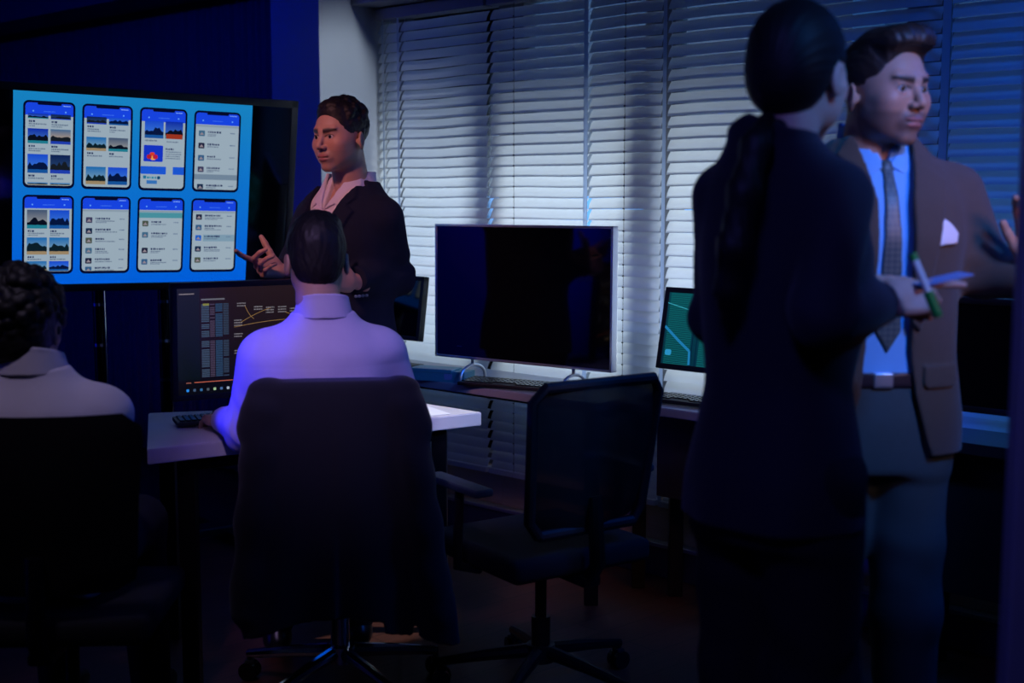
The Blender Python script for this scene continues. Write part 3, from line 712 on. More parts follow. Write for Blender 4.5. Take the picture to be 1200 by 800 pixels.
def office_chair(loc, fwd, label, back_m, top, w=.46, lean=.14, metal='chrome', arms=True, frame=False, castor_rot=0., wtop=None):
    """origin on the floor under the column; local y = where the sitter faces"""
    rz = math.atan2(-fwd[0], fwd[1])
    root = thing('office_chair', (loc[0], loc[1], 0), label, 'chair', rz, None)
    seatz = .47
    MB().box((-.24, -.22, seatz-.07), (.24, .24, seatz), None, .03, 4).build('seat', M['fabric_black'], root, smooth=True)
    T = Matrix.Translation((0, -.23, seatz+.06)) @ Matrix.Rotation(lean, 4, 'X')
    hb = (top-seatz-.06)/math.cos(lean)
    bk = panel_obj('backrest', rounded_panel(w*.86, wtop or w, hb, .018 if frame else .05, -.035), M[back_m], root, T)
    if frame:
        fr = MB(); pts = []
        w1 = wtop or w; w0 = w*.86
        pts = [(-w0/2+.03, 0), (-w0/2, .04), (-w1/2, hb-.04), (-w1/2+.03, hb), (w1/2-.03, hb), (w1/2, hb-.04), (w0/2, .04), (w0/2-.03, 0)]
        pp = [T @ Vector((x, .035*(2*x/w1)**2-.01, z)) for x, z in pts]; pp.append(pp[0]); fr.tube(pp, .016)
        fr.build('back_frame', M['black_plastic'], bk, smooth=True)
    b = MB(); b.box((-.03, -.25, seatz-.10), (.03, .0, seatz-.07), None, .01); b.tube([(0, -.23, seatz-.085), (0, -.27, seatz-.03), (0, -.255-.0, seatz+.16)], .022)
    b.build('back_support', M['black_metal'], root, smooth=True)
    if arms:
        for s in (-1, 1):
            a = MB().tube([(s*.20, .02, seatz-.08), (s*.275, .02, seatz-.06), (s*.285, 0, seatz+.05), (s*.285, -.01, .64)], .014)
            ar = a.build('armrest', M['black_plastic'], root, smooth=True)
            MB().box((s*.285-.03, -.14, .64), (s*.285+.03, .14, .662), None, .01, 3).build('arm_pad', M['arm_pad'], ar, smooth=True)
    MB().cyl((0, 0, .09), (0, 0, .22), .028, n=24).cyl((0, 0, .2), (0, 0, seatz-.07), .017, n=20).build('gas_column', M[metal], root, smooth=True)
    st = MB().cyl((0, 0, .085), (0, 0, .135), .042, n=24)
    for k in range(5):
        a = castor_rot+k*2*math.pi/5; c_, s_ = math.cos(a), math.sin(a)
        st.tube([(c_*.03, s_*.03, .115), (c_*.16, s_*.16, .10), (c_*.30, s_*.30, .078)], .016, radii=[.022, .018, .013])
    st.build('star_base', M[metal], root, smooth=True)
    for k in range(5):
        a = castor_rot+k*2*math.pi/5; x, y = math.cos(a)*.295, math.sin(a)*.295
        cs = MB().cyl((x, y, .05), (x, y, .085), .008, n=10); ax = Vector((-math.sin(a), math.cos(a), 0))
        cs.box((x-.014, y-.014, .035), (x+.014, y+.014, .062), None, .005)
        co = cs.build('castor', M['black_plastic'], root)
        for s in (-1, 1):
            p0 = Vector((x, y, .028))+ax*s*.008; MB().cyl(p0, p0+ax*s*.014, .028, n=22).build('wheel', M['gloss_black'], co, smooth=True)
    return root
M['arm_pad'] = mat('grey_arm_pad', (.05, .06, .08), .45, noise=(30, (.09, .11, .14)))
hub = atz(399, 768, .10)
office_chair(hub, (-.12, .99), 'swivel chair with a chrome star base under the man in the lilac shirt', 'fabric_black', .93, .44, .10, 'chrome', arms=False, castor_rot=.25)
office_chair((.085, 3.665), (-.56, .83), 'empty black mesh-back office chair in the middle, pulled up to the window desk', 'mesh', .945, .45, .16, 'black_metal', frame=True, wtop=.43)
lc = at(45, 490, 2.86)
office_chair((lc[0]-.03, 3.10), (-.05, 1.0), 'black high-backed chair of the curly-haired person at the left edge', 'fabric_black', .955, .50, .06, 'black_metal', arms=False)

# ------------------------------------------------------------------ organic shapes: distance fields turned into meshes
def _v(a): return np.array(a, dtype=np.float32)
def ell(p, c, r, R=None):
    q = p-_v(c)
    if R is not None: q = q@_v(R)
    r = _v(r); k0 = np.sqrt(((q/r)**2).sum(1)); k1 = np.sqrt(((q/(r*r))**2).sum(1))+1e-9
    return k0*(k0-1)/k1
def cap(p, a, b, ra, rb=None, sq=None):
    a = _v(a); b = _v(b); rb = ra if rb is None else rb
    ba = b-a; q = p-a; h = np.clip((q@ba)/max(float(ba@ba), 1e-9), 0, 1)
    e = q-h[:, None]*ba
    if sq is not None:                       # flatten along an axis: sq = (axis, factor)
        ax = _v(sq[0]); ax = ax/np.linalg.norm(ax); s = e@ax; e = e+(s*(sq[1]-1))[:, None]*ax
    return np.sqrt((e*e).sum(1))-(ra+(rb-ra)*h)
def box(p, c, h, r=0., R=None):
    q = p-_v(c)
    if R is not None: q = q@_v(R)
    q = np.abs(q)-_v(h)+r
    return np.sqrt((np.maximum(q, 0)**2).sum(1))+np.minimum(q.max(1), 0)-r
def su(a, b, k):
    h = np.clip(.5+.5*(b-a)/k, 0, 1); return b+(a-b)*h-k*h*(1-h)
def ss(a, b, k):                             # smooth a minus b
    return -su(-a, b, k)
def loft(p, secs, off=0., cap_r=.02, e=2.3):
    """secs rows: z, cx, cy, a, b"""
    S = np.array(secs, dtype=np.float32); z = p[:, 2]
    zz = np.linspace(S[0, 0], S[-1, 0], 60)
    T = [np.interp(zz, S[:, 0], S[:, i]) for i in range(1, 5)]
    ker = np.array([1, 2, 3, 2, 1])/9.
    T = [np.convolve(np.pad(t, 2, mode='edge'), ker, 'valid') for t in T]
    cx, cy, a, b = [np.interp(z, zz, t) for t in T]
    a = a+off; b = b+off
    x = np.abs(p[:, 0]-cx)/a; y = np.abs(p[:, 1]-cy)/b
    k = (x**e+y**e)**(1/e)
    d = (k-1)*np.minimum(a, b)
    dz = np.maximum(S[0, 0]-z, z-S[-1, 0])-off*.3
    return np.maximum(d, dz) if cap_r == 0 else -su(-d, -dz, cap_r)
def poly2(x, y, pts):
    """signed distance to a polygon in 2D, negative inside"""
    d = np.full(x.shape, 1e9, np.float32); s = np.ones(x.shape, np.float32); n = len(pts)
    for i in range(n):
        ax, ay = pts[i]; bx, by = pts[i-1]; ex, ey = bx-ax, by-ay; wx, wy = x-ax, y-ay
        t = np.clip((wx*ex+wy*ey)/(ex*ex+ey*ey), 0, 1); dx, dy = wx-ex*t, wy-ey*t
        d = np.minimum(d, dx*dx+dy*dy)
        c1 = y >= ay; c2 = y < by; c3 = ex*wy > ey*wx
        fl = (c1 & c2 & c3) | (~c1 & ~c2 & ~c3); s = np.where(fl, -s, s)
    return s*np.sqrt(d)
def waves(p, k, seed):
    r = np.random.RandomState(seed); d = np.zeros(len(p), np.float32)
    for i in range(6):
        v = r.normal(size=3)*k*(.6+.25*i); ph = r.rand()*6.28
        d += np.sin(p@_v(v)+ph+1.3*np.sin(p@_v(r.normal(size=3)*k*.5)))/6
    return d
def surf(f, lo, hi, h, B=8, slack=1.6):
    lo = np.array(lo, float); n = np.ceil((np.array(hi)-lo)/h/B).astype(int)
    G = np.full(tuple(n*B+1), 1e3, np.float32)
    bc = np.stack(np.meshgrid(*[np.arange(k) for k in n], indexing='ij'), -1).reshape(-1, 3)
    ctr = (lo+(bc+.5)*B*h).astype(np.float32)
    dc = f(ctr); near = np.abs(dc) < B*h*.87*slack+.01
    sg = np.where(dc < 0, -1e3, 1e3)
    loc = np.stack(np.meshgrid(*[np.arange(B+1)]*3, indexing='ij'), -1).reshape(-1, 3)
    for k in np.nonzero(~near)[0]:
        if sg[k] < 0:
            i, j, l = bc[k]*B; G[i:i+B+1, j:j+B+1, l:l+B+1] = -1e3
    nb = bc[near]
    for s in range(0, len(nb), 600):
        q = nb[s:s+600]; idx = (q[:, None, :]*B+loc[None]).reshape(-1, 3)
        G[idx[:, 0], idx[:, 1], idx[:, 2]] = f((lo+idx*h).astype(np.float32))
    G[0] = G[-1] = 1e3; G[:, 0] = G[:, -1] = 1e3; G[:, :, 0] = G[:, :, -1] = 1e3
    S = G < 0
    C = np.zeros(tuple(np.array(G.shape)-1), np.int8)
    off = [(i, j, k) for i in (0, 1) for j in (0, 1) for k in (0, 1)]
    sh = C.shape
    sl = lambda A, o: A[o[0]:o[0]+sh[0], o[1]:o[1]+sh[1], o[2]:o[2]+sh[2]]
    for o in off: C += sl(S, o)
    act = (C > 0) & (C < 8); ci = np.argwhere(act)
    idm = np.full(sh, -1, np.int64); idm[act] = np.arange(len(ci))
    acc = np.zeros((len(ci), 3)); cnt = np.zeros(len(ci))
    for a in off:
        for ax in range(3):
            if a[ax]: continue
            b = list(a); b[ax] = 1
            va = G[ci[:, 0]+a[0], ci[:, 1]+a[1], ci[:, 2]+a[2]]; vb = G[ci[:, 0]+b[0], ci[:, 1]+b[1], ci[:, 2]+b[2]]
            m = (va < 0) != (vb < 0); t = np.clip(va/(va-vb+1e-12), .02, .98)
            t = np.where(np.abs(va-vb) > 500, .5, t)
            pt = np.tile(np.array(a, float), (len(ci), 1)); pt[:, ax] = t
            acc[m] += pt[m]; cnt[m] += 1
    V = lo+(ci+acc/cnt[:, None])*h
    FQ = []
    for ax in range(3):
        u, v = (ax+1) % 3, (ax+2) % 3
        a = [slice(1, -1)]*3; a[ax] = slice(0, -1); b = list(a); b[ax] = slice(1, None)
        s0 = S[tuple(a)]; s1 = S[tuple(b)]; e = np.argwhere(s0 != s1)
        if not len(e): continue
        fl = s0[tuple(e.T)]
        e = e+1; e[:, ax] -= 1
        q = []
        for du, dv in ((0, 0), (-1, 0), (-1, -1), (0, -1)):
            t = e.copy(); t[:, u] += du; t[:, v] += dv; q.append(idm[t[:, 0], t[:, 1], t[:, 2]])
        q = np.stack(q, 1); q[~fl] = q[~fl][:, ::-1]; FQ.append(q)
    FQ = np.concatenate(FQ); FQ = FQ[(FQ >= 0).all(1)]
    # light relaxation
    return V, FQ
class Geo:
    """meshes gathered into one object, with a colour of its own at each vertex"""
    def __init__(s): s.V = []; s.F = []; s.C = []; s.n = 0
    def add(s, V, FQ, X=None, tint=None):
        c = np.ones((len(V), 4), np.float32)
        if tint is not None: c[:, :3] = tint(V) if callable(tint) else tint
        if X is not None:
            X = np.array(X); V = V@X[:3, :3].T+X[:3, 3]
        s.V.append(V); s.F.append(FQ+s.n); s.C.append(c); s.n += len(V); return s
    def build(s, name, m, parent=None, loc=None, smooth_it=0):
        V = np.concatenate(s.V); FQ = np.concatenate(s.F); Cc = np.concatenate(s.C)
        if parent is not None: V = V-np.array(parent.location)
        if loc is not None: V = V-np.array(loc)
        me = bpy.data.meshes.new(name); me.vertices.add(len(V)); me.vertices.foreach_set('co', V.astype(np.float32).ravel())
        me.loops.add(FQ.size); me.loops.foreach_set('vertex_index', FQ.astype(np.int32).ravel())
        me.polygons.add(len(FQ)); me.polygons.foreach_set('loop_start', np.arange(0, FQ.size, 4, dtype=np.int32))
        me.update(calc_edges=True); me.validate()
        a = me.color_attributes.new('tint', 'FLOAT_COLOR', 'POINT'); a.data.foreach_set('color', Cc.ravel())
        me.polygons.foreach_set('use_smooth', [True]*len(me.polygons)); me.materials.append(m)
        o = bpy.data.objects.new(name, me); COL.objects.link(o)
        if parent is not None: o.parent = parent
        if loc is not None: o.location = loc
        md = o.modifiers.new('relax', 'SMOOTH'); md.factor = .5; md.iterations = smooth_it or 2
        return o
def frame(o, fwd, up=(0, 0, 1)):
    """4x4 with local y = fwd, z near up, x = the person's right"""
    f = Vector(fwd).normalized(); u = Vector(up); r = f.cross(u).normalized(); u = r.cross(f)
    m = Matrix.Identity(4)
    for i in range(3): m[i][0], m[i][1], m[i][2], m[i][3] = r[i], f[i], u[i], o[i]
    return m
def inv(m, p): return tuple(m.inverted() @ Vector(p))

# ---- head, centred between the ears; y forward, z up, metres
def head_f(female=False, jaw=1.0, neck=.20):
    def f(p):
        q = p.copy(); q[:, 0] = np.abs(q[:, 0])
        d = ell(q, (0, -.014, .034), (.0765, .098, .090))
        d = su(d, ell(q, (0, .028, -.014), (.0675, .068, .086)), .03)
        d = su(d, cap(q, (.040*jaw, .004, -.060), (.010, .066, -.098), .024*jaw, .018), .028)
        d = su(d, ell(q, (0, .076, -.101), (.020*jaw, .016, .015)), .014)
        d = su(d, cap(q, (.010, .090, .021), (.040, .077, .025), .009, .008), .014)       # brow
        d = su(d, ell(q, (.046, .062, -.022), (.018, .020, .016)), .022)                  # cheekbone
        d = ss(d, ell(q, (.031, .106, .001), (.020, .018, .013)), .012)                   # socket
        d = su(d, ell(q, (.040, .036, -.048), (.022, .040, .040)), .03)                    # cheek to jaw
        d = su(d, ell(q, (0, .082, -.066), (.028, .020, .022)), .016)                     # muzzle
        d = su(d, cap(q, (0, .090, .014), (0, .113, -.030), .0065, .0095), .011)          # nose
        d = su(d, ell(q, (.011, .101, -.035), (.0085, .011, .0075)), .006)
        d = ss(d, ell(q, (.0062, .106, -.0425), (.0034, .006, .003)), .003)
        d = su(d, ell(q, (.006, .0975, -.0625), (.018, .0080, .0052)), .005)              # lips
        d = su(d, ell(q, (0, .0955, -.0750), (.018, .0085, .0060)), .005)
        d = ss(d, cap(q, (0, .107, -.0688), (.023, .095, -.0685), .0022, .0014), .002)
        d = ss(d, ell(q, (0, .108, -.087), (.014, .008, .005)), .006)
        # lids
        lid = np.sqrt(((q-_v((.031, .0785, .001)))**2).sum(1))-.0152
        slot = ell(q, (.031, .094, .0002), (.0165, .012, .0066)); lid = np.maximum(lid, -slot)
        d = su(d, lid, .004); d = np.maximum(d, -(np.sqrt(((q-_v((.031, .0785, .001)))**2).sum(1))-.0134))
        # ear
        ca, sa = math.cos(.35), math.sin(.35); R = np.array([[ca, sa, 0], [-sa, ca, 0], [0, 0, 1]])
        e = ell(q, (.083, -.012, -.017), (.0080, .018, .031), R)
        e = np.maximum(e, -ell(q, (.0915, -.009, -.012), (.006, .011, .019), R)); e = su(e, ell(q, (.080, .000, -.020), (.007, .006, .010)), .006)
        d = su(d, e, .006)
        n = cap(q, (0, -.022, -.045), (0, -.048*neck/.2, -neck), .052 if female else .060, .054 if female else .062)
        n = su(n, cap(q, (.030, -.02, -.06), (.012, .000, -.18), .014, .014), .02)
        d = su(d, n, .022)
        return d
    return f
def head_tint(base, lip, stubble=0., hairc=(.012, .009, .008), brow_w=.006):
    base = np.array(base, np.float32)
    def t(V):
        q = V.copy(); q[:, 0] = np.abs(q[:, 0]); c = np.tile(base, (len(V), 1)).astype(np.float32)
        def mix(w, col): c[:] = c*(1-w[:, None])+np.array(col, np.float32)*w[:, None]
        mix(.35*np.clip(1-ell(q, (.045, .07, -.02), (.03, .03, .02))/.02, 0, 1)*(q[:, 1] > .03), base*[1.08, .82, .82])
        if stubble:
            b = np.clip(.5-poly2(q[:, 1], q[:, 2], [(.0, -.02), (.03, -.045), (.075, -.047), (.13, -.047), (.13, -.13), (.0, -.12), (-.01, -.05)])/.01, 0, 1)
            mix(b*stubble*(q[:, 2] < -.03), base*[.35, .36, .42])
            mix(stubble*.8*np.clip(1-np.abs(ell(q, (.008, .10, -.053), (.022, .02, .004)))/.004, 0, 1)*(q[:, 2] < -.044), base*.3)
        l = np.minimum(ell(q, (.004, .101, -.0625), (.021, .02, .0055)), ell(q, (0, .099, -.0755), (.020, .02, .0065)))
        mix(np.clip(.5-l/.003, 0, 1)*(q[:, 1] > .08), lip)
        bz = .0190+.10*q[:, 0]-2.2*(q[:, 0]-.030)**2-.02*np.maximum(q[:, 0]-.045, 0)
        br = np.maximum(np.abs(q[:, 2]-bz)/brow_w*(1+.9*np.clip((q[:, 0]-.03)/.02, 0, 1)), np.maximum((.011-q[:, 0])/.003+1, (q[:, 0]-.052)/.003+1))
        mix(np.clip(1.6-br, 0, 1)*.95*(q[:, 1] > .04), hairc)
        ld = np.abs(ell(q, (.031, .094, .0008), (.0172, .013, .0072)))
        mix(np.clip(1.2-ld/.0026, 0, 1)*.85*(q[:, 2] > .001)*(q[:, 1] > .06), hairc)
        return c
    return t
def eyes(root, X, gaze=(0, 0), iris=(.02, .01, .006)):
    for s in (-1, 1):
        c = Vector((s*.031, .0785, .001)); n = 24; bm = bmesh.new(); bmesh.ops.create_uvsphere(bm, u_segments=28, v_segments=20, radius=.0132)
        g = Vector((gaze[0], 1, gaze[1])).normalized(); me = bpy.data.meshes.new('eye'); V = np.array([v.co[:] for v in bm.verts]); 
        d = (V/.0132)@np.array(g[:]); cc = np.ones((len(V), 4), np.float32)*np.array([.62, .58, .56, 1], np.float32)
        cc[d > .87] = (*iris, 1); cc[d > .965] = (.003, .003, .003, 1)
        bm.to_mesh(me); bm.free(); a = me.color_attributes.new('tint', 'FLOAT_COLOR', 'POINT'); a.data.foreach_set('color', cc.ravel())
        me.transform(Matrix.Translation(-root.location) @ X @ Matrix.Translation(c)); link_mesh('eye', me, M['eye'], root, smooth=True)

# ---- hand: wrist at the origin, y along the palm, x towards the thumb, z the back of the hand
def hand_f(curl=(.4, .45, .5, .55), spread=.10, thumb=(.8, .45, .25), tcurl=.3, s=1.0, stub=.06):
    segs = []
    bx = (.028, .0095, -.009, -.026); by = (.092, .096, .091, .082)
    ln = ((.043, .026, .021), (.047, .030, .022), (.044, .028, .021), (.034, .021, .018)); rd = (.0092, .0094, .0090, .0080)
    for i in range(4):
        c = curl[i] if hasattr(curl[i], '__len__') else (curl[i], curl[i]*1.15, curl[i]*.8)
        a = 0; p = np.array([bx[i], by[i], 0.]); sx = math.sin(spread*(1.5-i))
        for j in range(3):
            a += c[j]; dv = np.array([sx*math.cos(a), math.cos(a), -math.sin(a)]); dv /= np.linalg.norm(dv)
            q = p+dv*ln[i][j]; segs.append((p.copy(), q.copy(), rd[i]*(1-.08*j), rd[i]*(1-.08*(j+1)))); p = q
    t0 = np.array([.022, .022, -.006]); d0 = np.array(thumb, float); d0 /= np.linalg.norm(d0)
    t1 = t0+d0*.040; d1 = d0+np.array([-.25*tcurl, .35*tcurl, -.5*tcurl]); d1 /= np.linalg.norm(d1); t2 = t1+d1*.032
    d2 = d1+np.array([-.3*tcurl, .3*tcurl, -.5*tcurl]); d2 /= np.linalg.norm(d2); t3 = t2+d2*.026
    def f(p):
        p = p/s
        d = box(p, (0, .052, 0), (.038, .044, .0125), .012)
        d = su(d, cap(p, (0, -stub, 0), (0, .015, 0), .027, .024, ((0, 0, 1), 1.35)), .02)
        d = su(d, ell(p, (.022, .035, -.008), (.018, .030, .013)), .012); d = su(d, ell(p, (-.024, .040, -.006), (.013, .032, .012)), .012)
        for i, (a, b, r0, r1) in enumerate(segs): d = su(d, cap(p, a, b, r0, r1), .0045)
        for i in range(4): d = su(d, ell(p, (bx[i], by[i]-.002, .007), (.008, .009, .006)), .006)
        d = su(d, cap(p, t0, t1, .0145, .0115), .010); d = su(d, cap(p, t1, t2, .0112, .0100), .005); d = su(d, cap(p, t2, t3, .0102, .0082, None), .004)
        return d*s
    return f
def hand_geo(G, wrist, along, back, base, thumb_side=1, h=.0024, **k):
    """along = from the wrist to the fingers, back = out of the back of the hand; thumb_side +1 puts the thumb on +x"""
    y = Vector(along).normalized(); z = Vector(back); z = (z-y*z.dot(y)).normalized(); x = y.cross(z)*thumb_side
    X = np.eye(4); X[:3, 0], X[:3, 1], X[:3, 2], X[:3, 3] = x, y, z, wrist
    V, FQ = surf(hand_f(**k), (-.09, -.07, -.13), (.13, .23, .10), h)
    if thumb_side < 0: FQ = FQ[:, ::-1]
    b = np.array(base, np.float32)
    def t(V):
        c = np.tile(b, (len(V), 1)).astype(np.float32)
        w = np.clip((V[:, 1]-.10)/.08, 0, 1)[:, None]*.3; return c*(1-w)+b*[1.15, .85, .85]*w
    G.add(V, FQ, X, t); return X

SKIN_A = (.50, .29, .21); SKIN_B = (.42, .25, .18)
def limb(p, pts, rs, k=.02):
    d = None
    for (a, b), (ra, rb) in zip(zip(pts, pts[1:]), zip(rs, rs[1:])):
        c = cap(p, a, b, ra, rb); d = c if d is None else su(d, c, k)
    return d
def folds(p, a, b, amp, freq, seed=0):
    """drapery rings near a joint, along the axis a-b"""
    a, b = _v(a), _v(b); ax = (b-a)/np.linalg.norm(b-a); t = (p-a)@ax
    w = waves(p, 9, seed)*1.6
    return amp*np.sin(t*freq+w*3)*(.5+.5*np.sin(t*freq*.37+w*2+seed))
def torso(zs=1.0, w=1.0, d=1.0):
    return [(.80*zs, 0, 0, .165*w, .115*d), (.92*zs, 0, 0, .172*w, .120*d), (1.05*zs, 0, .005, .150*w, .108*d), (1.18*zs, 0, .008, .160*w, .115*d),
            (1.30*zs, 0, .010, .178*w, .122*d), (1.38*zs, 0, .002, .178*w, .112*d), (1.44*zs, 0, -.010, .150*w, .090*d), (1.485*zs, 0, -.022, .090*w, .066*d), (1.52*zs, 0, -.030, .060*w, .058*d)]
def traps(p, d, zn, sh, r=.046, w=.15, k=.05):
    for q in (-1, 1): d = su(d, cap(p, (q*.030, -.030, zn), (q*w, -.014, sh), r, r*.95), k)
    return d
def core_f(secs, arms, legs, s=.85):
    def f(p):
        q = loft(p, secs, -.015)
        for A in arms: q = su(q, limb(p, A, (.045, .036, .026)), .03)
        for L_ in legs: q = su(q, limb(p, L_, (.075, .055, .038)), .04)
        return q
    return f
def bbox(pts, m): 
    a = np.array(pts); return a.min(0)-m, a.max(0)+m
def lerp(a, b, t): return tuple(np.array(a)+(np.array(b)-np.array(a))*t)


def new_person(loc, label):
    me = bpy.data.meshes.new('person'); return loc, label
def body_obj(G, base, label):
    o = G.build('person', M['skin'], None, tuple(base)); tag(o, label, 'person', None); return o
def garment(root, name, f, lo, hi, h, X, m, it=2):
    V, FQ = surf(f, lo, hi, h); G = Geo().add(V, FQ, X); return G.build(name, m, root, smooth_it=it)
def front(p, off, secs, pts, y0=0.0, **k):
    """a patch that hugs the front of a torso at a height above it, outlined by a polygon in x, z"""
    return np.maximum(np.maximum(loft(p, secs, off, **k), poly2(p[:, 0], p[:, 2], pts)), y0-p[:, 1])
mirror = lambda pts: [(-x, z) for x, z in pts][::-1]
def zsc(pts, s): return [(x, z*s) for x, z in pts]
def trousers(root, X, secs, legs, m, top, rs=(.100, .074, .060), h=.006):
    def f(p):
        d = loft(p, [r for r in secs if r[0] < top+.2], .008); d = np.maximum(d, p[:, 2]-top)
        for i, L_ in enumerate(legs):
            q = limb(p, L_, rs, .03)-.003; w = folds(p, L_[0], L_[1], .0035, 42, i+3); d = su(d, q+w, .03)
        return d
    pts = [q for A in legs for q in A]; lo, hi = bbox(pts, .14); hi[2] = max(hi[2], top+.02)
    for a in (0, 1): lo[a] = min(lo[a], -.24); hi[a] = max(hi[a], .24)
    return garment(root, 'trousers', f, lo, hi, h, X, m)
def shoes(root, X, ankles, toes):
    for a, t in zip(ankles, toes):
        t = np.array(t, float); a = np.array(a, float); u = (t-a); u[2] = 0; u /= np.linalg.norm(u)
        c0 = np.array([a[0], a[1], .04]); 
        def f(p, c0=c0, u=u):
            d = cap(p, c0-u*.03, c0+u*.16-np.array([0, 0, .008]), .040, .034, (np.cross(u, [0, 0, 1]), 1.05))
            d = su(d, cap(p, c0, c0+np.array([0, 0, .06]), .045, .045), .02); return np.maximum(d, .002-p[:, 2])
        lo, hi = bbox([c0-u*.1, c0+u*.24], .08); lo[2] = -.01; hi[2] = .16
        garment(root, 'shoe', f, lo, hi, .006, X, M['shoe'])
def hair_obj(root, f, X, m, h=.0026, lo=(-.14, -.17, -.14), hi=(.14, .16, .19), it=1):
    return garment(root, 'hair', f, lo, hi, h, X, m, it)
def strands(p, amp, fr, seed=0):
    """combed-back lines that follow the skull from front to back"""
    w = waves(p, 22, seed)
    a = np.arctan2(p[:, 0], p[:, 2]+.05)
    return amp*(np.sin(a*fr+w*2.2)*.6+np.sin(a*fr*2.3+w*3.1+1)*.4)
def cut_face(p, d, poly, k=.008): return ss(d, np.maximum(poly2(p[:, 1], p[:, 2], poly), -1), k)

# ================================================================== the man in the brown suit (right)
def man_right():
    zs = 1.045; base = np.array([.812, 2.88, 0]); X = frame(base, (.03, -1, 0))
    secs = [(r[0], r[1], r[2], r[3], r[4]) for r in torso(zs)]
    w2l = lambda *a: inv(X, at(*a))
    sh = 1.455
    aL = [(-.182, -.008, sh), w2l(1152, 316, 2.86), w2l(1214, 330, 2.74)]
    aR = [(.175, -.008, sh), (.225, -.05, 1.17), (.22, .06, .93)]
    legs = [[(.085, 0, .92), (.095, .02, .50), (.10, 0, .09)], [(-.085, 0, .92), (-.095, .02, .50), (-.105, 0, .09)]]
    G = Geo(); HX = frame(at(1036, 107, 2.85), (.47, -.88, -.03), (.02, 0, 1))
    V, Q = surf(head_f(), (-.11, -.16, -.22), (.11, .15, .15), .0021)
    G.add(V, Q, HX, head_tint(SKIN_B, (.30, .12, .11), .75, (.010, .007, .006), .0062))
    lo, hi = bbox(aL+aR+legs[0]+legs[1]+[(0, 0, 1.6)], .15)
    V, Q = surf(core_f(secs, [aL, aR], legs), lo, hi, .012); G.add(V, Q, X, SKIN_B)
    hw = np.array(at(1215, 318, 2.74))
    hand_geo(G, hw, (-.10, .02, 1), (.25, .95, .1), SKIN_B, 1, curl=(.35, .45, .55, .6), spread=.10, thumb=(.55, 1.0, -.05), tcurl=.2, stub=.02)
    hr = X @ Vector(aR[2]); hand_geo(G, hr[:], (0, 0, -1), (.9, .1, 0), SKIN_B, -1, h=.004, curl=(.35, .4, .45, .5))
    root = body_obj(G, base, 'man in a brown suit, patterned tie and pocket square, raising one hand at the right')
    eyes(root, HX, (.25, 0))
    def hair(p):
        d = ell(p, (0, -.016, .036), (.081, .103, .094))
        top = ell(p, (0, .022, .100), (.070, .078, .036)); top = su(top, ell(p, (.0, .066, .106), (.054, .030, .027)), .03)
        top = su(top, ell(p, (-.025, .070, .110), (.03, .028, .024)), .02)
        d = su(d, top, .022); d = su(d, ell(p, (0, .020, .020), (.0725, .062, .073)), .008)
        d = d+strands(p, .0019, 30, 3)*np.clip((p[:, 2]-.03)/.04, .15, 1)+.0011*waves(p, 170, 2)
        face = [(.25, .098), (.092, .092), (.070, .078), (.060, .045), (.048, .025), (.024, .018), (.018, -.035), (.002, -.04), (-.004, .005), (-.024, .010), (-.036, -.032), (-.05, -.05), (-.075, -.066), (-.2, -.075), (-.2, -.3), (.25, -.3)]
        return cut_face(p, d, face, .006)
    hair_obj(root, hair, HX, M['hair_brown'])
    # shirt
    nk = (0, -.034, 1.46*zs); 
    def shirt(p):
        d = loft(p, secs, .006); d = np.maximum(d, 1.02-p[:, 2])
        d = traps(p, d, 1.475, sh-.02, .044, .12)+.0012*waves(p, 26, 1)
        band = cap(p, (0, -.030, 1.48*zs), (0, -.040, 1.545*zs), .068, .062); band = np.maximum(band, p[:, 2]-(1.530*zs+.12*(-p[:, 1]-.03)))
        d = su(d, band, .012)
        return np.maximum(d, -np.maximum(poly2(p[:, 0], p[:, 2], zsc([(.058, 1.62), (-.058, 1.62), (-.004, 1.455), (.006, 1.455)], zs)), -p[:, 1]-.01))
    garment(root, 'shirt', shirt, (-.22, -.17, 1.0), (.22, .17, 1.64), .0042, X, M['shirt_blue'])
    neckS = [(1.40*zs, 0, -.004, .135, .098), (1.45*zs, 0, -.014, .100, .088), (1.49*zs, 0, -.026, .074, .072), (1.53*zs, 0, -.034, .066, .064), (1.56*zs, 0, -.038, .064, .062)]
    def collar(p):
        leaf = zsc([(.003, 1.452), (.030, 1.482), (.062, 1.545), (.082, 1.530), (.086, 1.480), (.064, 1.412)], zs)
        d = np.minimum(front(p, .010, neckS, leaf, -.04), front(p, .010, neckS, mirror(leaf), -.04))
        back = np.maximum(loft(p, neckS, .009), -loft(p, neckS, .002)); back = np.maximum(np.maximum(back, p[:, 2]-1.545*zs), 1.49*zs-p[:, 2]); back = np.maximum(back, p[:, 1]+.035)
        d = np.maximum(d, -loft(p, neckS, .003)); return np.minimum(d, back)
    garment(root, 'shirt_collar', collar, (-.13, -.14, 1.40), (.13, .11, 1.64), .0028, X, M['shirt_blue'], 1)
    def tie(p):
        t = [(-.008, 1.455*zs), (.012, 1.455*zs), (.015, 1.41*zs), (.030, 1.16), (.002, 1.112), (-.026, 1.16), (-.012, 1.41*zs)]
        d = np.maximum(front(p, .013, secs, t), -loft(p, secs, .004))
        k = ell(p, (.002, .070, 1.440*zs), (.021, .019, .025)); return np.minimum(d, k)
    garment(root, 'tie', tie, (-.06, 0, 1.08), (.07, .16, 1.60), .0034, X, M['tie'])
    js = [(.84, 0, 0, .182, .128)]+[(r[0], r[1], r[2], r[3]+(.012 if r[0] < 1.2 else 0), r[4]+.004) for r in secs[1:]]
    js[-2:] = [(1.47*zs, 0, -.02, .108, .078), (1.505*zs, 0, -.034, .074, .066)]
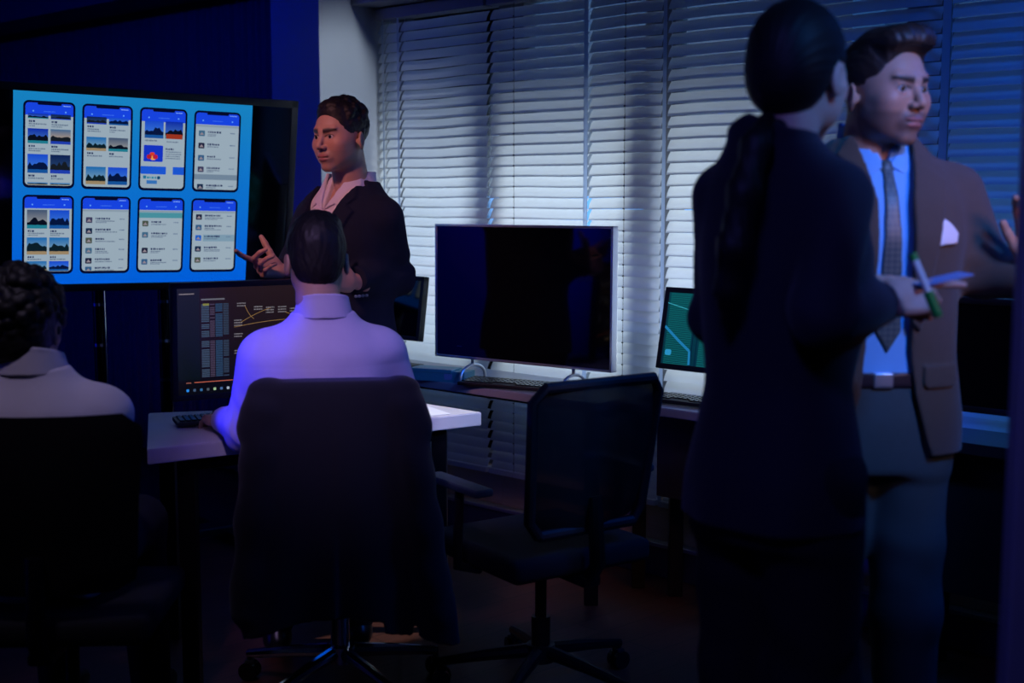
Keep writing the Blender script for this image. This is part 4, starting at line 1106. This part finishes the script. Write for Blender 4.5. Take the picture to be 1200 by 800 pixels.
    open_ = [(.10, 1.62), (-.10, 1.62), (-.072, 1.535*zs), (-.042, 1.42), (-.046, 1.12), (-.060, 1.02), (-.085, .93), (-.13, .80), (.13, .80), (.085, .94), (.060, 1.02), (.052, 1.12), (.050, 1.42), (.072, 1.535*zs)]
    lapR = zsc([(-.066, 1.525), (-.105, 1.475), (-.088, 1.445), (-.122, 1.425), (-.062, 1.11), (-.040, 1.13), (-.038, 1.38)], zs)
    def jacket(p):
        d = loft(p, js, .022)
        for A, sd in ((aL, 5), (aR, 9)):
            q = limb(p, A, (.066, .059, .046), .03)+folds(p, A[0], A[1], .0045, 55, sd)*np.clip((1.40-p[:, 2])/.1, 0, 1)
            d = su(d, q, .035)
        d = traps(p, d, 1.47, sh+.005, .050, .145)+.0016*waves(p, 14, 4)
        for A in (aL, aR):
            w = _v(A[2]); u = w-_v(A[1]); u /= np.linalg.norm(u); d = np.maximum(d, np.where(np.sqrt(((p-w)**2).sum(1)) < .16, (p-w)@u+.005, -1))
        op = np.maximum(poly2(p[:, 0], p[:, 2], open_), -(p[:, 1]-.0)); d = ss(d, op, .004)
        d = np.maximum(d, -cap(p, (0, -.036, 1.47*zs), (0, -.05, 1.62*zs), .075, .082))
        lp = np.minimum(front(p, .0325, js, lapR), front(p, .0325, js, mirror(lapR)))
        d = np.minimum(d, np.maximum(lp, -loft(p, js, .012)))
        fl = [(-.075, 1.085), (-.160, 1.085), (-.160, 1.045), (-.152, 1.035), (-.083, 1.035), (-.075, 1.045)]
        d = np.minimum(d, front(p, .031, js, fl)); d = np.minimum(d, front(p, .031, js, mirror(fl)))
        return np.maximum(d, .885-p[:, 2]-.0*p[:, 0])
    lo, hi = bbox(aL+aR+[(0, -.17, .86), (0, .19, 1.6)], .10)
    garment(root, 'suit_jacket', jacket, lo, hi, .0045, X, M['brown_suit'])
    def sq(p):
        t = [(-.094, 1.345), (-.140, 1.350), (-.143, 1.372), (-.122, 1.392), (-.100, 1.408)]
        return np.maximum(front(p, .031, js, t)+.001*waves(p, 120, 1), -loft(p, js, .016))
    garment(root, 'pocket_square', sq, (-.17, 0, 1.32), (-.07, .2, 1.44), .0026, X, M['paper'], 1)
    trousers(root, X, secs, legs, M['trouser_green'], 1.06)
    def belt(p): return np.maximum(np.maximum(loft(p, secs, .013), np.abs(p[:, 2]-1.052)-.017), -loft(p, secs, .004))
    bl = garment(root, 'belt', belt, (-.2, -.15, 1.0), (.2, .16, 1.1), .0045, X, M['belt'])
    def buck(p): return np.maximum(np.maximum(loft(p, secs, .018), np.maximum(np.abs(p[:, 0]-.01)-.022, np.abs(p[:, 2]-1.052)-.017)), -p[:, 1])
    o = garment(root, 'belt_buckle', buck, (-.03, 0, 1.02), (.05, .17, 1.08), .003, X, M['silver']); o.parent = bl
    shoes(root, X, [legs[0][2], legs[1][2]], [(.13, .2, 0), (-.13, .2, 0)])
man_right()

# ================================================================== the woman with the marker
def woman():
    zs = 1.045; base = np.array([.508, 2.42, 0]); X = frame(base, (.74, .67, 0))
    secs = [(.80, 0, -.01, .150, .115), (.92, 0, -.01, .150, .115), (1.10, 0, 0, .118, .098), (1.24, 0, .010, .140, .112), (1.34, 0, .012, .150, .112), (1.43, 0, -.004, .142, .092), (1.50, 0, -.018, .104, .070), (1.55, 0, -.030, .062, .054), (1.59, 0, -.036, .05, .05)]
    w2l = lambda *a: inv(X, at(*a))
    sh = 1.450
    aR = [(.132, -.010, sh), w2l(962, 372, 2.22), w2l(1030, 356, 2.40)]
    aL = [(-.132, -.010, sh), (-.17, .03, 1.20), w2l(1008, 334, 2.56)]
    legs = [[(.08, 0, .92), (.085, .02, .52), (.08, -.01, .10)], [(-.08, 0, .92), (-.085, .02, .52), (-.08, -.01, .10)]]
    G = Geo(); HX = frame(at(937, 86, 2.42), (.60, .80, -.06), (0, 0, 1))
    V, Q = surf(head_f(True, .9), (-.11, -.16, -.22), (.11, .15, .15), .0026)
    G.add(V, Q, HX, head_tint((.52, .32, .25), (.40, .12, .12)))
    lo, hi = bbox(aL+aR+legs[0]+legs[1]+[(0, 0, 1.6)], .15)
    V, Q = surf(core_f(secs, [aL, aR], legs), lo, hi, .012); G.add(V, Q, X, (.52, .32, .25))
    hand_geo(G, at(1040, 350, 2.385), (1, .12, .03), (-.05, -.86, .50), (.52, .32, .25), -1, s=.92, curl=((.10, .18, .10), (.95, 1.3, .7), (1.15, 1.4, .8), (1.25, 1.4, .8)), spread=.04, thumb=(.30, 1.0, -.45), tcurl=.5)
    hand_geo(G, at(1008, 334, 2.56), (1, -.15, -.05), (0, .5, .85), (.52, .32, .25), 1, s=.9, curl=(.5, .55, .6, .6), spread=.03, thumb=(.45, .9, .0), tcurl=.3)
    root = body_obj(G, base, 'woman with a low ponytail in a dark navy trouser suit, holding a green marker')
    def hair(p):
        d = ell(p, (0, -.020, .034), (.0855, .108, .099))
        d = su(d, ell(p, (0, -.060, -.020), (.072, .062, .070)), .03)+strands(p, .0008, 40, 5)
        face = [(.25, .072), (.082, .072), (.062, .050), (.045, .030), (.030, .012), (.012, .018), (-.010, .022), (-.026, .000), (-.030, -.03), (-.028, -.055), (-.05, -.095), (-.2, -.10), (-.2, -.3), (.25, -.3)]
        return cut_face(p, d, face, .006)
    ho = hair_obj(root, hair, HX, M['hair_black'], .003)
    tl = [at(899, 142, 2.345), at(886, 170, 2.29), at(872, 225, 2.27), at(860, 290, 2.265), at(853, 340, 2.28), at(850, 372, 2.29)]
    tr = [.018, .025, .028, .028, .022, .009]
    def pony(p):
        d = None
        for i in range(5):
            c = cap(p, tl[i], tl[i+1], tr[i], tr[i+1]); d = c if d is None else su(d, c, .02)
        return d+.0016*np.sin(p[:, 0]*520+np.sin(p[:, 2]*22)*2)
    lo, hi = bbox(tl, .06)
    o = garment(root, 'ponytail', pony, lo, hi, .0045, np.eye(4), M['hair_black'])
    js = [(.80, 0, -.006, .158, .135), (.92, 0, -.006, .154, .128), (1.02, 0, -.002, .134, .110)]+secs[2:8]
    def jacket(p):
        d = loft(p, js, .020)
        for A, sd in ((aR, 2), (aL, 3)):
            q = limb(p, A, (.056, .052, .042), .03)+folds(p, A[0], A[1], .005, 48, sd)*np.clip((1.40-p[:, 2])/.1, 0, 1); d = su(d, q, .03)
        d = traps(p, d, 1.500, sh+.004, .046, .12)+.002*waves(p, 12, 8)
        d = d+.006*np.sin(np.arctan2(p[:, 0], p[:, 1])*7)*np.clip((1.0-p[:, 2])/.25, 0, 1)
        for A in (aL, aR):
            w = _v(A[2]); u = w-_v(A[1]); u /= np.linalg.norm(u); d = np.maximum(d, np.where(np.sqrt(((p-w)**2).sum(1)) < .12, (p-w)@u-.005, -1))
        op = np.maximum(poly2(p[:, 0], p[:, 2], [(.09, 1.62), (-.09, 1.62), (-.005, 1.22), (-.01, 1.0), (-.08, .7), (.08, .7), (.01, 1.0), (.005, 1.22)]), -(p[:, 1]-.03)); d = ss(d, op, .004)
        d = np.maximum(d, -cap(p, (0, -.036, 1.53), (0, -.05, 1.68), .056, .066))
        # centre back seam, vent, sleeve seam
        d = d+.0025*np.clip(1-np.abs(p[:, 0])/.004, 0, 1)*(p[:, 1] < -.03)
        col = np.maximum(loft(p, [(1.48, 0, -.02, .100, .076), (1.55, 0, -.034, .062, .060), (1.605, 0, -.04, .055, .054)], .020), -loft(p, [(1.48, 0, -.02, .100, .076), (1.55, 0, -.034, .062, .060), (1.63, 0, -.04, .055, .054)], .009))
        d = su(d, np.maximum(np.maximum(col, p[:, 1]-.02), p[:, 2]-(1.602-.42*np.abs(p[:, 0]))), .008)
        return np.maximum(d, .835-p[:, 2])
    lo, hi = bbox(aL+aR+[(0, -.19, .82), (0, .19, 1.60)], .09)
    garment(root, 'suit_jacket', jacket, lo, hi, .005, X, M['navy_jacket'])
    def shirt(p): return np.maximum(loft(p, secs, .006), 1.05-p[:, 2])
    garment(root, 'blouse', shirt, (-.2, -.15, 1.0), (.2, .16, 1.58), .006, X, M['trouser_black'])
    trousers(root, X, secs, legs, M['trouser_black'], 1.06, (.098, .080, .078), .007)
    shoes(root, X, [legs[0][2], legs[1][2]], [(.1, .2, 0), (-.1, .2, 0)])
woman()
# marker and card in her hands
a, b_ = Vector(at(1069, 297, 2.325)), Vector(at(1100, 372, 2.30)); u = (b_-a)
r_ = thing('marker_pen', lerp(a, b_, .5), 'green and white marker pen held in the woman\'s hand', 'marker'); L0 = r_.location.copy()
MB().cyl(a-L0+u*.10, a-L0+u*.66, .0068).build('barrel', M['white_plastic'], r_, smooth=True)
MB().cyl(a-L0+u*.60, a-L0+u*.97, .0092, .0086).cyl(a-L0+u*.97, a-L0+u, .0086, .006).build('cap', M['green'], r_, smooth=True)
MB().cyl(a-L0, a-L0+u*.11, .0074).build('end_plug', M['green'], r_, smooth=True)
c0 = Vector(at(1098, 330, 2.40)); dx = (Vector(at(1137, 321, 2.46))-c0); 
m_ = mbasis((0, 0, 0), dx.normalized(), Vector((-.38, .92, .06)).normalized(), Vector((-.12, -.11, 1)).normalized())
o = MB().box((-.05, -.01, -.0015), (dx.length, .032, .0015), m_, .0006).build('note_card', M['card']); o.location = c0
tag(o, 'small blue-grey card held out beside the green marker', 'card')

# ================================================================== the presenter in the navy suit
def presenter():
    zs = 1.0; base = np.array([-.583, 4.51, 0]); X = frame(base, (-.60, -.80, 0))
    secs = torso(zs); w2l = lambda *a: inv(X, at(*a)); sh = 1.375
    aR = [(.168, -.008, sh), w2l(343, 318, 4.42), w2l(334, 318, 4.20)]
    aL = [(-.178, -.008, sh), w2l(466, 326, 4.54), w2l(416, 328, 4.28)]
    legs = [[(.085, 0, .90), (.10, .02, .49), (.11, 0, .09)], [(-.085, 0, .90), (-.10, .02, .49), (-.11, 0, .09)]]
    G = Geo(); HX = frame(at(399, 160, 4.46), (-.56, -.83, -.06), (-.02, 0, 1))
    V, Q = surf(head_f(False, .96), (-.11, -.16, -.22), (.11, .15, .15), .0022)
    G.add(V, Q, HX, head_tint(SKIN_A, (.36, .13, .12), .22, (.008, .006, .006), .0075))
    lo, hi = bbox(aL+aR+legs[0]+legs[1]+[(0, 0, 1.55)], .15)
    V, Q = surf(core_f(secs, [aL, aR], legs), lo, hi, .012); G.add(V, Q, X, SKIN_A)
    hand_geo(G, at(330, 316, 4.20), (-.66, -.74, .10), (-.55, .55, -.62), SKIN_A, -1, h=.0022, curl=((.10, .2, .2), (.85, .8, .5), (1.0, .9, .6), (1.1, .9, .6)), spread=.14, thumb=(1.0, .35, -.25), tcurl=-.2)
    hand_geo(G, at(414, 330, 4.26), (-.50, -.70, .15), (.7, -.5, .1), SKIN_A, 1, h=.003, curl=(.6, .9, 1.0, 1.0), spread=.08, thumb=(1.0, .25, -.1), tcurl=0)
    root = body_obj(G, base, 'man in a navy suit and open white shirt, gesturing palm up beside the big display')
    eyes(root, HX, (-.12, -.05), (.015, .008, .005))
    rs = np.random.RandomState(5); bl = []
    while len(bl) < 210:
        v = rs.normal(size=3); v /= np.linalg.norm(v)
        c = np.array([0, -.020, .046])+v*np.array([.077, .088, .080])
        if c[2] < .03 and c[1] > -.02: continue
        if c[1] > .045 and c[2] < .082: continue
        if c[2] < -.015: continue
        k = 1.0 if c[2] > .07 else .62
        bl.append((c+v*.004*k, rs.uniform(.008, .0145)*k))
    for _ in range(70):
        a, e = rs.uniform(-1.1, 1.1), rs.uniform(.35, 1.3)
        bl.append((np.array([.052*math.sin(a)*math.cos(e), .016+.056*math.cos(a)*math.cos(e), .090+.030*math.sin(e)]), rs.uniform(.007, .0115)))
    def hair(p):
        d = ell(p, (0, -.018, .040), (.081, .102, .092)); d = su(d, ell(p, (0, .018, .090), (.060, .056, .034)), .02)
        d = su(d, ell(p, (0, .020, .020), (.0740, .064, .074)), .008)
        for c, r in bl: d = su(d, np.sqrt(((p-_v(c))**2).sum(1))-r, .0045)
        d = d+.0013*waves(p, 190, 4)
        face = [(.25, .085), (.090, .085), (.076, .074), (.066, .046), (.052, .018), (.034, .008), (.027, -.036), (.004, -.034), (-.004, .004), (-.024, .010), (-.036, -.032), (-.055, -.055), (-.08, -.066), (-.2, -.075), (-.2, -.3), (.25, -.3)]
        return cut_face(p, d, face, .005)
    hair_obj(root, hair, HX, M['hair_black'], .0024)
    def shirt(p):
        d = np.maximum(loft(p, secs, .006), 1.0-p[:, 2])+.0012*waves(p, 26, 1)
        band = cap(p, (0, -.030, 1.48*zs), (0, -.040, 1.54*zs), .068, .064); band = np.maximum(band, p[:, 2]-(1.515*zs+.2*(-p[:, 1]-.03)))
        d = su(d, band, .012)
        v = np.maximum(poly2(p[:, 0], p[:, 2], [(.046, 1.60), (-.046, 1.60), (-.002, 1.395), (.004, 1.395)]), -p[:, 1]-.01)
        return np.maximum(d, -v)
    garment(root, 'shirt', shirt, (-.22, -.17, .98), (.22, .17, 1.60), .0042, X, M['shirt_white'])
    neckS = [(1.38*zs, 0, -.002, .150, .104), (1.43*zs, 0, -.010, .115, .094), (1.47*zs, 0, -.022, .086, .078), (1.52*zs, 0, -.034, .068, .066), (1.56*zs, 0, -.038, .066, .064)]
    def collar(p):
        leaf = [(.006, 1.405), (.030, 1.455), (.056, 1.530), (.078, 1.530), (.100, 1.462), (.070, 1.405), (.045, 1.425)]
        d = np.minimum(front(p, .020, neckS, leaf, -.04), front(p, .020, neckS, mirror(leaf), -.04)); d = np.maximum(d, -loft(p, neckS, .008))
        back = np.maximum(loft(p, neckS, .014), -loft(p, neckS, .004)); back = np.maximum(np.maximum(back, p[:, 2]-1.535*zs), 1.47*zs-p[:, 2]); back = np.maximum(back, p[:, 1]+.03)
        return np.minimum(d, back)
    garment(root, 'shirt_collar', collar, (-.14, -.14, 1.36), (.14, .13, 1.60), .0028, X, M['shirt_white'], 1)
    js = [(.80, 0, 0, .190, .132)]+[(r[0], r[1], r[2], r[3]+(.010 if r[0] < 1.2 else 0), r[4]+.004) for r in secs[1:]]
    js[-2:] = [(1.465*zs, 0, -.02, .110, .080), (1.50*zs, 0, -.034, .076, .066)]
    open_ = [(.10, 1.60), (-.10, 1.60), (-.105, 1.50), (-.076, 1.42), (-.010, 1.10), (-.012, 1.00), (-.08, .78), (.08, .78), (.012, 1.00), (.010, 1.10), (.076, 1.42), (.105, 1.50)]
    lap = [(-.092, 1.490), (-.122, 1.445), (-.104, 1.420), (-.136, 1.400), (-.020, 1.10), (-.004, 1.12), (-.062, 1.38)]
    def jacket(p):
        d = loft(p, js, .020)
        for A, sd in ((aL, 5), (aR, 9)):
            q = limb(p, A, (.064, .057, .044), .03)+folds(p, A[0], A[1], .005, 50, sd)*np.clip((1.36-p[:, 2])/.1, 0, 1); d = su(d, q, .035)
        d = traps(p, d, 1.42, sh+.01, .050, .145)+.0018*waves(p, 14, 6)
        for A in (aL, aR):
            w = _v(A[2]); u = w-_v(A[1]); u /= np.linalg.norm(u); d = np.maximum(d, np.where(np.sqrt(((p-w)**2).sum(1)) < .11, (p-w)@u, -1))
        op = np.maximum(poly2(p[:, 0], p[:, 2], open_), -p[:, 1]); d = ss(d, op, .004)
        d = np.maximum(d, -cap(p, (0, -.036, 1.46*zs), (0, -.05, 1.60*zs), .088, .098))
        lp = np.minimum(front(p, .0315, js, lap), front(p, .0315, js, mirror(lap)))
        d = np.minimum(d, np.maximum(lp, -loft(p, js, .012)))
        return np.maximum(d, .82-p[:, 2])
    lo, hi = bbox(aL+aR+[(0, -.17, .82), (0, .19, 1.56)], .10)
    jo = garment(root, 'suit_jacket', jacket, lo, hi, .005, X, M['navy_suit'])
    for k in range(4):
        q = at(417+4.2*k, 346.5-.4*k, 4.245+.02*k); c = MB().cyl(Vector(q)-root.location, Vector(q)-root.location+Vector((0, -.003, -.004)), .0055, n=16)
        c.build('cuff_button', M['silver'], jo)
    trousers(root, X, secs, legs, M['navy_suit'], 1.04, h=.008)
    shoes(root, X, [legs[0][2], legs[1][2]], [(.13, .2, 0), (-.13, .2, 0)])
presenter()

# ================================================================== the seated man in the lilac shirt
def seated(base, fwd, headpos, headdir, sh, half, arms, label, m, hairf, hm, skin, h=.005, hands=True, headlean=(0, 0, 1), hseed=1):
    X = frame(base, fwd)
    s0 = .50
    secs = [(s0, 0, .0, .172, .125), (s0+.12, 0, 0, .160, .118), (s0+.26, 0, -.005, .168, .120), (sh-.14, 0, -.012, half+.010, .126), (sh-.05, 0, -.018, half+.004, .112), (sh+.000, 0, -.022, half-.040, .086), (sh+.035, 0, -.026, .086, .068), (sh+.075, 0, -.028, .064, .060), (sh+.12, 0, -.03, .058, .056)]
    arms = [[inv(X, q) if i else q for i, q in enumerate(A)] for A in arms]
    legs = [[(s*.09, .0, .545), (s*.12, .40, .55), (s*.13, .42, .10)] for s in (1, -1)]
    G = Geo(); HX = frame(headpos, headdir, headlean)
    V, Q = surf(head_f(False, 1., .115), (-.11, -.16, -.22), (.11, .15, .15), .0028); G.add(V, Q, HX, head_tint(skin, (.3, .12, .11)))
    lo, hi = bbox([q for A in arms+legs for q in A]+[(0, 0, sh+.12)], .15)
    V, Q = surf(core_f(secs, arms, legs), lo, hi, .012); G.add(V, Q, X, skin)
    for i, A in enumerate(arms):
        d = np.array(A[2])-np.array(A[1]); d[2] = -.02
        R3 = np.array(X)[:3, :3]; wv = X @ Vector(A[2])
        hand_geo(G, wv[:], R3@d, (0, 0, 1), skin, -1 if A[0][0] > 0 else 1, h=.003, curl=((.25, .4, .3), (.3, .45, .3), (.35, .5, .3), (.4, .5, .3)))
    root = body_obj(G, base, label)
    hair_obj(root, hairf, HX, hm, .003)
    def shirt(p):
        d = traps(p, loft(p, secs, .014), sh-.008, sh-.040, .044, .140, .04)
        for i, A in enumerate(arms):
            q = limb(p, A, (.063, .055, .038), .03)+folds(p, A[0], A[1], .006, 45, i+hseed)*np.clip((sh-.13-p[:, 2])/.08, 0, 1); d = su(d, q, .06)
            w = _v(A[2]); u = w-_v(A[1]); u /= np.linalg.norm(u); d = np.maximum(d, np.where(np.sqrt(((p-w)**2).sum(1)) < .10, (p-w)@u, -1))
        d = np.maximum(d, p[:, 2]-(sh+.060))
        # yoke seam, pleats and long soft folds
        bk = (p[:, 1] < 0)
        d = d+.0065*np.sin(p[:, 0]*38+2.0*waves(p, 6, hseed))*np.clip((sh-.05-p[:, 2])/.16, 0, 1)*bk
        d = d+.009*waves(p, 10, hseed+2)*np.clip((sh+.01-p[:, 2])/.1, 0, 1)
        d = d+.0016*np.clip(1-np.abs(p[:, 2]-(sh-.085))/.003, 0, 1)*bk
        return d
    lo, hi = bbox([q for A in arms for q in A]+[(0, -.16, .48), (0, .16, sh+.12)], .10)
    so = garment(root, 'shirt', shirt, lo, hi, h, X, m)
    nS = [(sh+.02, 0, -.022, .086, .086), (sh+.055, 0, -.026, .073, .078), (sh+.10, 0, -.030, .062, .070), (sh+.14, 0, -.032, .060, .068)]
    def col(p):
        d = np.maximum(loft(p, nS, .008), -loft(p, nS, .001)); d = np.maximum(d, p[:, 2]-(sh+.094)+.25*(p[:, 1]+.02)); d = np.maximum(d, sh+.046-p[:, 2])
        return d
    garment(root, 'shirt_collar', col, (-.14, -.14, sh), (.14, .10, sh+.15), .003, X, m, 1)
    def tr(p):
        d = ell(p, (0, .02, .555), (.19, .16, .075))
        for L_ in legs: d = su(d, limb(p, L_, (.088, .070, .056), .03), .04)
        return np.maximum(d, .475-p[:, 2]) if False else d
    lo, hi = bbox([q for L_ in legs for q in L_]+[(-.1, -.1, .6)], .13)
    garment(root, 'trousers', tr, lo, hi, .009, X, M['trouser_black'])
    shoes(root, X, [L_[2] for L_ in legs], [(L_[2][0], .8, 0) for L_ in legs])
    return root, X
nape = [(.25, .072), (.075, .075), (.055, .05), (.04, .02), (.018, .012), (.012, -.028), (-.004, -.03), (-.008, .012), (-.026, .016), (-.034, -.028), (-.052, -.068), (-.08, -.085), (-.2, -.088), (-.2, -.3), (.25, -.3)]
def hair_short(p):
    d = ell(p, (0, -.018, .036), (.0815, .106, .096)); d = su(d, ell(p, (0, -.055, -.02), (.066, .056, .066)), .03)
    d = su(d, ell(p, (.01, .02, .098), (.062, .07, .036)), .02)
    d = d+strands(p, .0004, 34, 2)+.0032*waves(p, 150, 6); return cut_face(p, d, nape, .006)
b0 = np.array([-.535, 3.60, 0]); hp = at(371, 303, 3.60)
seated(b0, (-.22, .975, 0), hp, (-.20, .97, -.10), 1.07, .168,
    [[(-.172, -.01, 1.005), at(287, 500, 3.60), at(260, 492, 3.80)], [(.172, -.01, 1.005), at(470, 480, 3.66), at(400, 490, 3.86)]],
    'man in a lilac shirt seated with his back to us, hand on a keyboard', M['shirt_lilac'], hair_short, M['hair_black'], SKIN_B, .0045)
rs2 = np.random.RandomState(9); bl2 = []
while len(bl2) < 230:
    v = rs2.normal(size=3); v /= np.linalg.norm(v); c = np.array([0, -.022, .040])+v*np.array([.090, .108, .100])
    if c[2] < -.07 or (c[1] > .03 and c[2] < .05): continue
    bl2.append((c, rs2.uniform(.010, .020)))
def hair_curly(p):
    d = ell(p, (0, -.022, .038), (.090, .108, .100)); d = su(d, ell(p, (0, -.05, -.035), (.078, .07, .07)), .03)
    for c, r in bl2: d = su(d, np.sqrt(((p-_v(c))**2).sum(1))-r, .005)
    d = d+.0016*waves(p, 150, 4)
    face = [(.25, .07), (.085, .07), (.06, .04), (.045, 0), (.02, -.04), (-.03, -.07), (-.06, -.095), (-.2, -.10), (-.2, -.3), (.25, -.3)]
    return cut_face(p, d, face, .006)
b1 = np.array([-1.155, 3.08, 0])
seated(b1, (.0, 1.0, 0), at(27, 382, 3.08), (-.05, 1, -.12), .985, .168,
    [[(-.170, -.01, .920), (-1.33, 3.28, .72), (-1.30, 3.50, .76)], [(.170, -.01, .920), (-1.08, 3.28, .72), (-1.13, 3.50, .76)]],
    'person with curly dark hair in a pale shirt seated at the left edge', M['shirt_white'], hair_curly, M['hair_black'], SKIN_A, .006, hseed=7)

# ================================================================== jacket draped over the chair back
def draped():
    X = frame((hub[0], hub[1], 0), (-.12, .99, 0))
    root_loc = (hub[0], hub[1], 0)
    secs = [(.24, 0, -.335, .270, .040), (.40, 0, -.330, .262, .042), (.60, 0, -.310, .250, .050), (.80, 0, -.290, .232, .058), (.90, 0, -.285, .222, .060), (.945, 0, -.283, .220, .058), (.965, 0, -.283, .214, .050)]
    def f(p):
        d = loft(p, secs, 0, .02, 3.2)
        for s in (-1, 1):
            q = cap(p, (s*.185, -.31, .88), (s*.250, -.352, .36), .050, .042); q = q+.004*np.sin(p[:, 2]*40+waves(p, 9, 3)*4); d = su(d, q, .02)
            d = su(d, cap(p, (s*.175, -.285, .925), (s*.205, -.30, .84), .046, .050), .02)
        gr = np.clip((.92-p[:, 2])/.5, 0, 1)
        d = d+(.010*np.sin(p[:, 0]*30+p[:, 2]*5*np.sign(p[:, 0])+waves(p, 4, 2)*1.5)+.004*waves(p, 14, 5))*gr
        d = d+.003*waves(p, 9, 11)
        hem = .305+.03*np.sin(p[:, 0]*9+1.5)-.03*(p[:, 0] > .12)
        d = np.maximum(d, hem-p[:, 2])
        return np.maximum(d, -box(p, (0, -.20, .50), (.245, .10, .36), .02))     # hollow where the chair back stands
    V, Q = surf(f, (-.36, -.46, .22), (.36, -.15, 1.02), .006)
    G = Geo().add(V, Q, X); o = G.build('draped_jacket', M['draped'], None, root_loc)
    tag(o, 'dark suit jacket draped over the back of the chair in the foreground', 'jacket')
draped()
